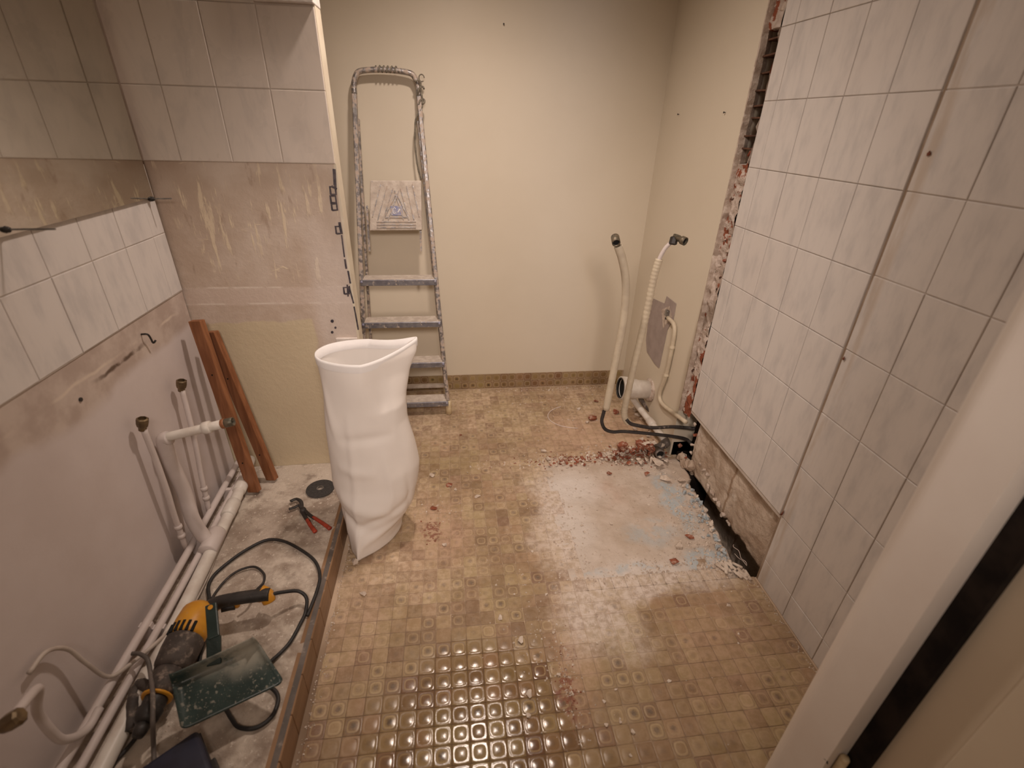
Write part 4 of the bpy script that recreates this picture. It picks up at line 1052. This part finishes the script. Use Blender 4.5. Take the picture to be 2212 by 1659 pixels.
# black power cord of the drill
def lay(pts, z=ZP + .0075): return [at(x, y, 2, z if len(q) == 0 else q[0]) for x, y, *q in pts]
cord = lay([(586, 1284, ZP + .085), (612, 1279, ZP + .07), (644, 1277, ZP + .05), (662, 1292, ZP + .03), (660, 1322), (650, 1345), (628, 1385), (606, 1410), (586, 1428), (562, 1450), (560, 1475), (588, 1487), (601, 1508), (592, 1540), (572, 1562), (545, 1574), (515, 1570), (500, 1552), (480, 1520), (450, 1490), (430, 1440), (445, 1360), (452, 1300), (450, 1268), (462, 1243), (492, 1216), (530, 1189), (575, 1167), (612, 1169), (650, 1188), (680, 1212), (691, 1243), (685, 1275), (672, 1310), (664, 1330)])
tag(obj('power_cord', tubes(cord, .0056, seg=8, k=7), 'black', None, True), 'long black power cord looping over the platform from the drill', 'cord')
loop = lay([(455, 1300), (463, 1284), (482, 1259), (503, 1240), (527, 1228), (552, 1225), (570, 1240), (569, 1258), (556, 1272), (540, 1290, ZP + .04), (520, 1300, ZP + .05)])
tag(obj('thin_cable', tubes(loop, .0040, seg=8, k=6), 'tool_black', None, True), 'thin dark cord in a small loop inside the larger cord loop', 'cable')
# grey cord bundle at lower left
gc = lay([(285, 1412, ZP + .10), (300, 1412, ZP + .10), (318, 1424, ZP + .10), (325, 1455, ZP + .09), (330, 1500, ZP + .11), (330, 1560, ZP + .10), (332, 1620, ZP + .02), (335, 1700)])
tag(obj('grey_cable', tubes(gc, .0055, seg=8, k=6), 'grey_pvc', None, True), 'grey cable hanging over the drill nose at lower left', 'cable')
gc = lay([(312, 1560, ZP + .03), (296, 1590), (272, 1620), (245, 1650), (215, 1700)])
tag(obj('dark_lead', tubes(gc, .005, seg=8, k=6), 'tool_black', None, True), 'short dark lead running off the lower left edge', 'lead')
# navy case at the lower edge
nc = Q(400, 1650, .03)
t = thing('tool_case', 'dark navy tool case cut off by the lower picture edge', 'case', (nc.x, nc.y, ZP))
rot = Matrix.Rotation(math.radians(38), 4, 'Z')
bm = boxes((-.12, .045, -.16, .045, -.025, .030)); bevelled(bm, .012, 3); bm.transform(Matrix.Translation(nc) @ rot); obj('shell', bm, 'navy', t, True)
bm = boxes((-.122, .047, -.162, .047, .0, .004)); bevelled(bm, .001, 1); bm.transform(Matrix.Translation(nc) @ rot); obj('seam', bm, 'tool_black', t)
bm = boxes((.04, .056, -.09, -.04, -.01, .012)); bevelled(bm, .003, 2); bm.transform(Matrix.Translation(nc) @ rot); obj('latch', bm, 'tool_black', t)

# dustpan on top
Zd = .135
pc = [Q(372, 1468, Zd), Q(556, 1384, Zd + .0), Q(616, 1474, Zd - .05), Q(392, 1580, Zd - .045)]   # back-left, back-right, front-right, front-left
t = thing('dustpan', 'dark green dustpan caked with dust lying over the drill', 'dustpan', (pc[0] + pc[2]) / 2)
nrm = (pc[1] - pc[0]).cross(pc[3] - pc[0]).normalized()
if nrm.z < 0: nrm = -nrm
def bil(u, v): return pc[0] * (1 - u) * (1 - v) + pc[1] * u * (1 - v) + pc[2] * u * v + pc[3] * (1 - u) * v
bm = bmesh.new(); NU, NV = 28, 20; g = []
def rc_(u, v):   # rounded corners
    r = .09
    cu = min(max(u, r), 1 - r); cv = min(max(v, r), 1 - r); dx, dy = u - cu, v - cv; L_ = math.hypot(dx, dy)
    if abs(dx) > 0 and abs(dy) > 0:
        m_ = max(abs(dx), abs(dy)); k = m_ / L_; dx *= k; dy *= k
    return cu + dx, cv + dy
for j in range(NV + 1):
    row = []
    for i in range(NU + 1):
        u, v = i / NU, j / NV; uu, vv = rc_(u, v)
        e = max(0, (abs(u - .5) - .44) / .06) * (1 - .85 * v); bk = max(0, (.12 - v) / .12)
        hgt = .016 * e + .040 * bk ** 1.5 + .006 * abs(u - .5) * (1 - v)
        row.append(bm.verts.new(bil(uu, vv) + nrm * hgt))
    g.append(row)
for j in range(NV):
    for i in range(NU): bm.faces.new((g[j][i], g[j][i + 1], g[j + 1][i + 1], g[j + 1][i]))
o = obj('tray', bm, 'pan', t, True); s_ = o.modifiers.new('thickness', 'SOLIDIFY'); s_.thickness = .003
hb0 = bil(.50, .06) + nrm * .020; hp1 = Q(462, 1375, Zd + .055); hp2 = Q(456, 1306, Zd + .075)
bm = bmesh.new(); obox(bm, bil(.46, .12) + nrm * .012, hp1, .034, .012, Vector((1, .2, 0))); obox(bm, hp1 + (hp1 - hp2) * .06, hp2, .028, .012, Vector((1, .2, 0))); bevelled(bm, .003, 2)
hnd = obj('handle', bm, 'pan_dark', t)
obj('hanging_hole', lathe([(.0065, 0), (.0065, .002)], hp2 * .88 + hp1 * .12 + Vector((0, -.002, .006)), (0, -.3, 1), 12), 'yellow', hnd)

# ---- rubble
rb = random.Random(23)
RED = [shard_mesh('brick_fragment', rb, (.022, .015, .007), 'brick_frag', 10) for _ in range(7)]
PLA = [shard_mesh('plaster_fragment', rb, (.018, .013, .008), 'plaster_frag', 11) for _ in range(7)]
BLU = [shard_mesh('blue_mortar_lump', rb, (.016, .013, .009), 'blue_mortar', 12) for _ in range(4)]
def frag(kind, x, y, s, z=0.0, label=None, group=None, tilt=.35):
    me = rb.choice({'brick_fragment': RED, 'plaster_fragment': PLA, 'blue_mortar_lump': BLU}[kind])
    rx, ry, rz = rb.uniform(-tilt, tilt), rb.uniform(-tilt, tilt), rb.uniform(0, 6.28)
    mt = Matrix.LocRotScale(None, Matrix.Rotation(rz, 3, 'Z') @ Matrix.Rotation(ry, 3, 'Y') @ Matrix.Rotation(rx, 3, 'X'), Vector((s, s, s)))
    lo = min((mt @ v.co).z for v in me.vertices)
    o = piece(kind, me, None, (x, y, z - lo - .0012)); o.rotation_euler = mt.to_euler()
    o.scale = (s, s, s)
    cat = {'brick_fragment': 'brick', 'plaster_fragment': 'plaster', 'blue_mortar_lump': 'mortar'}[kind]
    tag(o, label, cat, group); return o
HB = 'red brick fragment in the rubble line below the riser hoses'; HP = 'pale plaster fragment in the rubble line below the riser hoses'
def ln_y(x): return 1.915 + .045 * (x - .45)
for k in range(330):
    u = rb.random() ** .62; x = .40 + .68 * u
    y = ln_y(x) + rb.gauss(0, .016 + .040 * u ** 2) + .02 * u * u
    if y < 1.80 or y > 2.10 or x > 1.065: continue
    hgt = max(0, (u - .45)) * .11 * max(0, 1 - abs(y - ln_y(x)) / .10) * rb.uniform(.3, 1)
    s = rb.uniform(.35, .7) + (1.1 * rb.random() * u * u if rb.random() < .5 else 0)
    if rb.random() < .42: frag('brick_fragment', x, y, s, hgt, HB, 'brick fragments in the rubble line', .6)
    else: frag('plaster_fragment', x, y, s, hgt, HP, 'plaster fragments in the rubble line', .6)
# larger, singled-out pieces
def big(kind, px, py, s, label, group=None, z=0.0, tilt=.15):
    p = at(px, py, 2, max(z, .005)); frag(kind, p.x, p.y, s, z, label, group, tilt)
big('brick_fragment', 1345, 970, 2.9, 'largest flat red brick fragment on top of the rubble line', z=.045)
big('brick_fragment', 1385, 966, 1.9, 'flat red brick fragment just right of the largest one', z=.045)
big('brick_fragment', 1280, 904, 2.2, 'red brick fragment beside the left riser hose foot')
big('brick_fragment', 1329, 890, 1.5, 'red brick fragment between the two riser hoses')
big('brick_fragment', 1288, 866, .9, 'small red-brown fragment below the skirting, left of the left hose')
big('brick_fragment', 1316, 1022, .95, 'red brick fragment at the top edge of the bare screed')
big('brick_fragment', 1398, 1024, 1.2, 'round red brick fragment at the right end of the rubble line')
big('brick_fragment', 1456, 1212, 1.15, 'long red brick fragment lying on the bare screed')
big('brick_fragment', 1490, 1158, .95, 'brown brick sliver on the right of the bare screed')
big('brick_fragment', 1310, 866, .8, 'red brick crumb beneath the toilet drain')
big('brick_fragment', 970, 1047, 1.15, 'red brick fragment on the mosaic floor right of the sack')
big('brick_fragment', 936, 1097, 1.0, 'red brick fragment on the mosaic floor below the sack side')
big('brick_fragment', 995, 938, .55, 'dark red crumb on the mosaic floor below the ladder foot')
big('plaster_fragment', 1438, 1035, 1.9, 'large pale plaster lump at the right end of the rubble line')
big('plaster_fragment', 1420, 1003, 1.8, 'long pale plaster lump under the open pipe tee', z=.02)
big('plaster_fragment', 1470, 1037, 1.3, 'pale plaster lump next to the trench head')
big('plaster_fragment', 1464, 1177, 1.4, 'flat tan plaster chip on the bare screed')
big('plaster_fragment', 1174, 975, 1.2, 'white plaster lump on the mosaic, upper left of the rubble line')
big('plaster_fragment', 1182, 992, 1.2, 'white plaster lump at the left end of the rubble line', z=.004)
big('plaster_fragment', 1032, 1072, .95, 'white plaster chip on the mosaic between sack and bare screed')
big('plaster_fragment', 960, 1177, .75, 'white plaster chip on the mosaic below the red stain')
big('plaster_fragment', 1128, 1381, 1.0, 'pale plaster chip in the crumbs of the front floor')
big('plaster_fragment', 1146, 1497, .95, 'largest pale chip on the glossy front floor tiles')
big('plaster_fragment', 1141, 1546, .6, 'small pale chip on the glossy front floor, nearest the lens')
big('plaster_fragment', 784, 1281, .9, 'white plaster chip on the mosaic below the sack tip')
big('plaster_fragment', 768, 1212, 1.3, 'pale plaster lump under the sack tip')
big('plaster_fragment', 1250, 882, 1.0, 'white plaster stick near the sealant ring')
big('plaster_fragment', 1270, 912, 1.0, 'white plaster chip next to the red brick by the left hose')
big('plaster_fragment', 985, 1056, .7, 'white chip touching the red brick right of the sack')
big('plaster_fragment', 932, 1027, 1.1, 'flat white plaster flake right of the sack')
big('plaster_fragment', 1080, 1334, .7, 'pale plaster chip on the floor in front of the bare screed, left')
for px, py in ((1107, 872), (1124, 873), (1240, 834), (1205, 838), (1185, 842), (1280, 852), (1232, 830), (1180, 1283), (1310, 1567), (1340, 1560), (1366, 1581), (1446, 1470), (1330, 1488), (1206, 1458), (1290, 1388), (1150, 1190), (1240, 1185), (1290, 1100), (1320, 1130), (1195, 1365), (1010, 1020), (1000, 893), (1305, 1515), (1362, 1630)):
    p = at(px, py, 2, .003); frag('plaster_fragment', p.x, p.y, rb.uniform(.3, .55), 0, 'small pale plaster crumb lying loose on the floor', 'loose plaster crumbs on the floor')
for px, py in ((1420, 885), (1380, 895), (1395, 905), (1360, 860), (1405, 880), (1372, 925), (1385, 950), (1410, 955), (1400, 940), (1445, 930)):
    p = at(px, py, 2, .01); frag('plaster_fragment', min(p.x, 1.06), p.y, rb.uniform(.9, 1.5), 0, 'pale rubble lump among the waste pipes at the cream wall foot', 'rubble among the waste pipes', .6)
for k in range(16):
    x = rb.uniform(.90, 1.06); y = rb.uniform(1.85, 2.02)
    frag('plaster_fragment', x, y, rb.uniform(.9, 1.7), rb.uniform(0, .02), 'pale plaster lump heaped around the open pipe tee', 'lumps around the pipe tee', .7)
# blue lumps and chips along the trench
for k in range(80):
    y = rb.uniform(1.19, 1.70); x = trench_edge(y) - abs(rb.gauss(0, .028)) - .012
    frag('blue_mortar_lump' if rb.random() < .62 else 'plaster_fragment', x, y, rb.uniform(.4, 1.05), -.004, 'pale blue mortar lump along the trench edge' if False else None, 'lumps along the trench edge', .6)
for o in list(COL.objects):
    if o.get('group') == 'lumps along the trench edge':
        o['label'] = 'grey-blue mortar lump on the broken edge of the trench' if o.name.startswith('blue') else 'tan plaster lump on the broken edge of the trench'
        o['group'] = 'blue mortar lumps along the trench' if o.name.startswith('blue') else 'plaster lumps along the trench'
CH = mesh_of('tan_chip', bevelled(boxes((-.022, .022, -.006, .006, -.0045, .0045)), .003, 1), 'plaster_frag')
for k in range(12):
    p = at(1555 + 5.5 * k + rb.uniform(-4, 4), 1222 + 1.5 * k + rb.uniform(-10, 10), 2, .004)
    o = piece('tan_chip', CH, None, (min(p.x, 1.09), p.y, .004 + rb.uniform(0, .006)), (rb.uniform(-.2, .2), rb.uniform(-.25, .25), rb.uniform(1.1, 2.3)), (1, 1, 1))
    tag(o, 'finger-shaped tan chip heaped at the near end of the trench', 'chip', 'tan chips at the trench end')
# crumbs too small to pick apart
verts, faces = [], []
def crumb(x, y, s, z=0.0):
    b = len(verts); a0 = rb.uniform(0, 6.28); hgt = s * rb.uniform(.5, 1.1)
    for j in range(4):
        a_ = a0 + j * math.pi / 2 + rb.uniform(-.4, .4); verts.append((x + s * math.cos(a_) * rb.uniform(.6, 1.2), y + s * math.sin(a_) * rb.uniform(.6, 1.2), z))
    a_ = rb.uniform(0, 6.28); verts.append((x + .4 * s * math.cos(a_), y + .4 * s * math.sin(a_), z + hgt)); verts.append((x - .4 * s * math.cos(a_), y - .4 * s * math.sin(a_), z + hgt * .8))
    for f in ((0, 1, 4), (1, 2, 4), (2, 5, 4), (2, 3, 5), (3, 0, 5), (0, 4, 5)): faces.append(tuple(b + i for i in f))
def scatter(n, cx, cy, sx, sy, s0, s1, z=0.0):
    for _ in range(n):
        x, y = rb.gauss(cx, sx), rb.gauss(cy, sy)
        if x > 1.08 or y > YB - .02 or (x < -.455): continue
        if x > .9 and 1.16 < y < 1.75 and x > trench_edge(y) - .01: continue
        crumb(x, y, rb.uniform(s0, s1) * (1 if rb.random() < .85 else 1.6), z - (.003 if in_patch(x, y) else 0))
scatter(420, .62, 1.92, .20, .022, .002, .006)
scatter(300, .85, 1.94, .16, .05, .002, .007)
scatter(380, .42, 1.55, .05, .25, .0012, .0055)
scatter(520, .75, 1.225, .22, .028, .0015, .006)
scatter(220, 1.0, 1.22, .06, .03, .002, .006)
scatter(420, .99, 1.45, .06, .17, .002, .007)
scatter(120, .80, 1.45, .2, .2, .001, .003)
scatter(260, .75, 2.40, .25, .20, .0015, .005)
scatter(160, .8, 2.68, .3, .02, .0015, .005)
scatter(120, .25, .95, .06, .12, .001, .004)
scatter(120, .31, .84, .02, .09, .001, .004)
scatter(260, .3, 1.2, .45, .45, .0008, .0028)
scatter(60, -.10, 1.62, .05, .04, .001, .004)
for _ in range(240): crumb(-.452 + abs(rb.gauss(0, .012)), rb.uniform(.6, 1.85), rb.uniform(.001, .004))
for _ in range(120): crumb(1.10 - abs(rb.gauss(0, .008)), rb.uniform(.6, 1.15), rb.uniform(.001, .004))
me = bpy.data.meshes.new('plaster_grit'); me.from_pydata(verts, [], faces); me.materials.append(M['plaster_frag'])
o = bpy.data.objects.new('plaster_grit', me); COL.objects.link(o); o['kind'] = 'stuff'; o['label'] = 'fine pale plaster grit strewn over the floor'; o['category'] = 'grit'
verts, faces = [], []
scatter(260, .70, 1.925, .22, .025, .002, .006)
scatter(160, .92, 1.95, .10, .05, .002, .007)
scatter(60, .31, .86, .02, .08, .001, .003)
scatter(30, -.11, 1.5, .03, .05, .001, .004)
me = bpy.data.meshes.new('brick_grit'); me.from_pydata(verts, [], faces); me.materials.append(M['brick_frag'])
o = bpy.data.objects.new('brick_grit', me); COL.objects.link(o); o['kind'] = 'stuff'; o['label'] = 'fine red brick grit in the rubble'; o['category'] = 'grit'
verts, faces = [], []
for _ in range(700):
    x, y = rb.uniform(-.86, -.50), rb.uniform(.7, 1.86)
    crumb(x, y, rb.uniform(.001, .0032), ZP - .001)
me = bpy.data.meshes.new('platform_grit'); me.from_pydata(verts, [], faces); me.materials.append(M['plaster_frag'])
o = bpy.data.objects.new('platform_grit', me); COL.objects.link(o); o['kind'] = 'stuff'; o['label'] = 'white dust and grit strewn over the platform'; o['category'] = 'grit'

# ---- thin wire loops at the trench, nails in the cream walls
wp_ = [at(x, y, 2, .0) + Vector((0, 0, z)) for x, y, z in ((1585, 1176, .0), (1583, 1186, .012), (1594, 1196, .015), (1600, 1208, .006), (1609, 1218, .012), (1613, 1222, .0), (1604, 1213, .004), (1596, 1203, -.006), (1588, 1192, -.01))]
tag(obj('thin_wire', tubes(wp_, .0012, seg=5, k=5), 'silicone', None, True), 'thin pale wire curling out of the trench', 'wire')
for (px, py, pl, v, lab) in ((1088, 52, 1, YB, 'small dark nail high on the cream back wall'), (1467, 247, 0, XRC, 'small nail on the cream right wall, left of the two'), (1567, 243, 0, XRC, 'small nail on the cream right wall, right of the two')):
    p = at(px, py, pl, v); d = Vector((0, -1, 0)) if pl == 1 else Vector((-1, 0, 0))
    tag(obj('nail', lathe([(.0015, -.004), (.0015, .006), (.0035, .006), (.0035, .008)], p, d, 8), 'tool_black'), lab, 'nail')
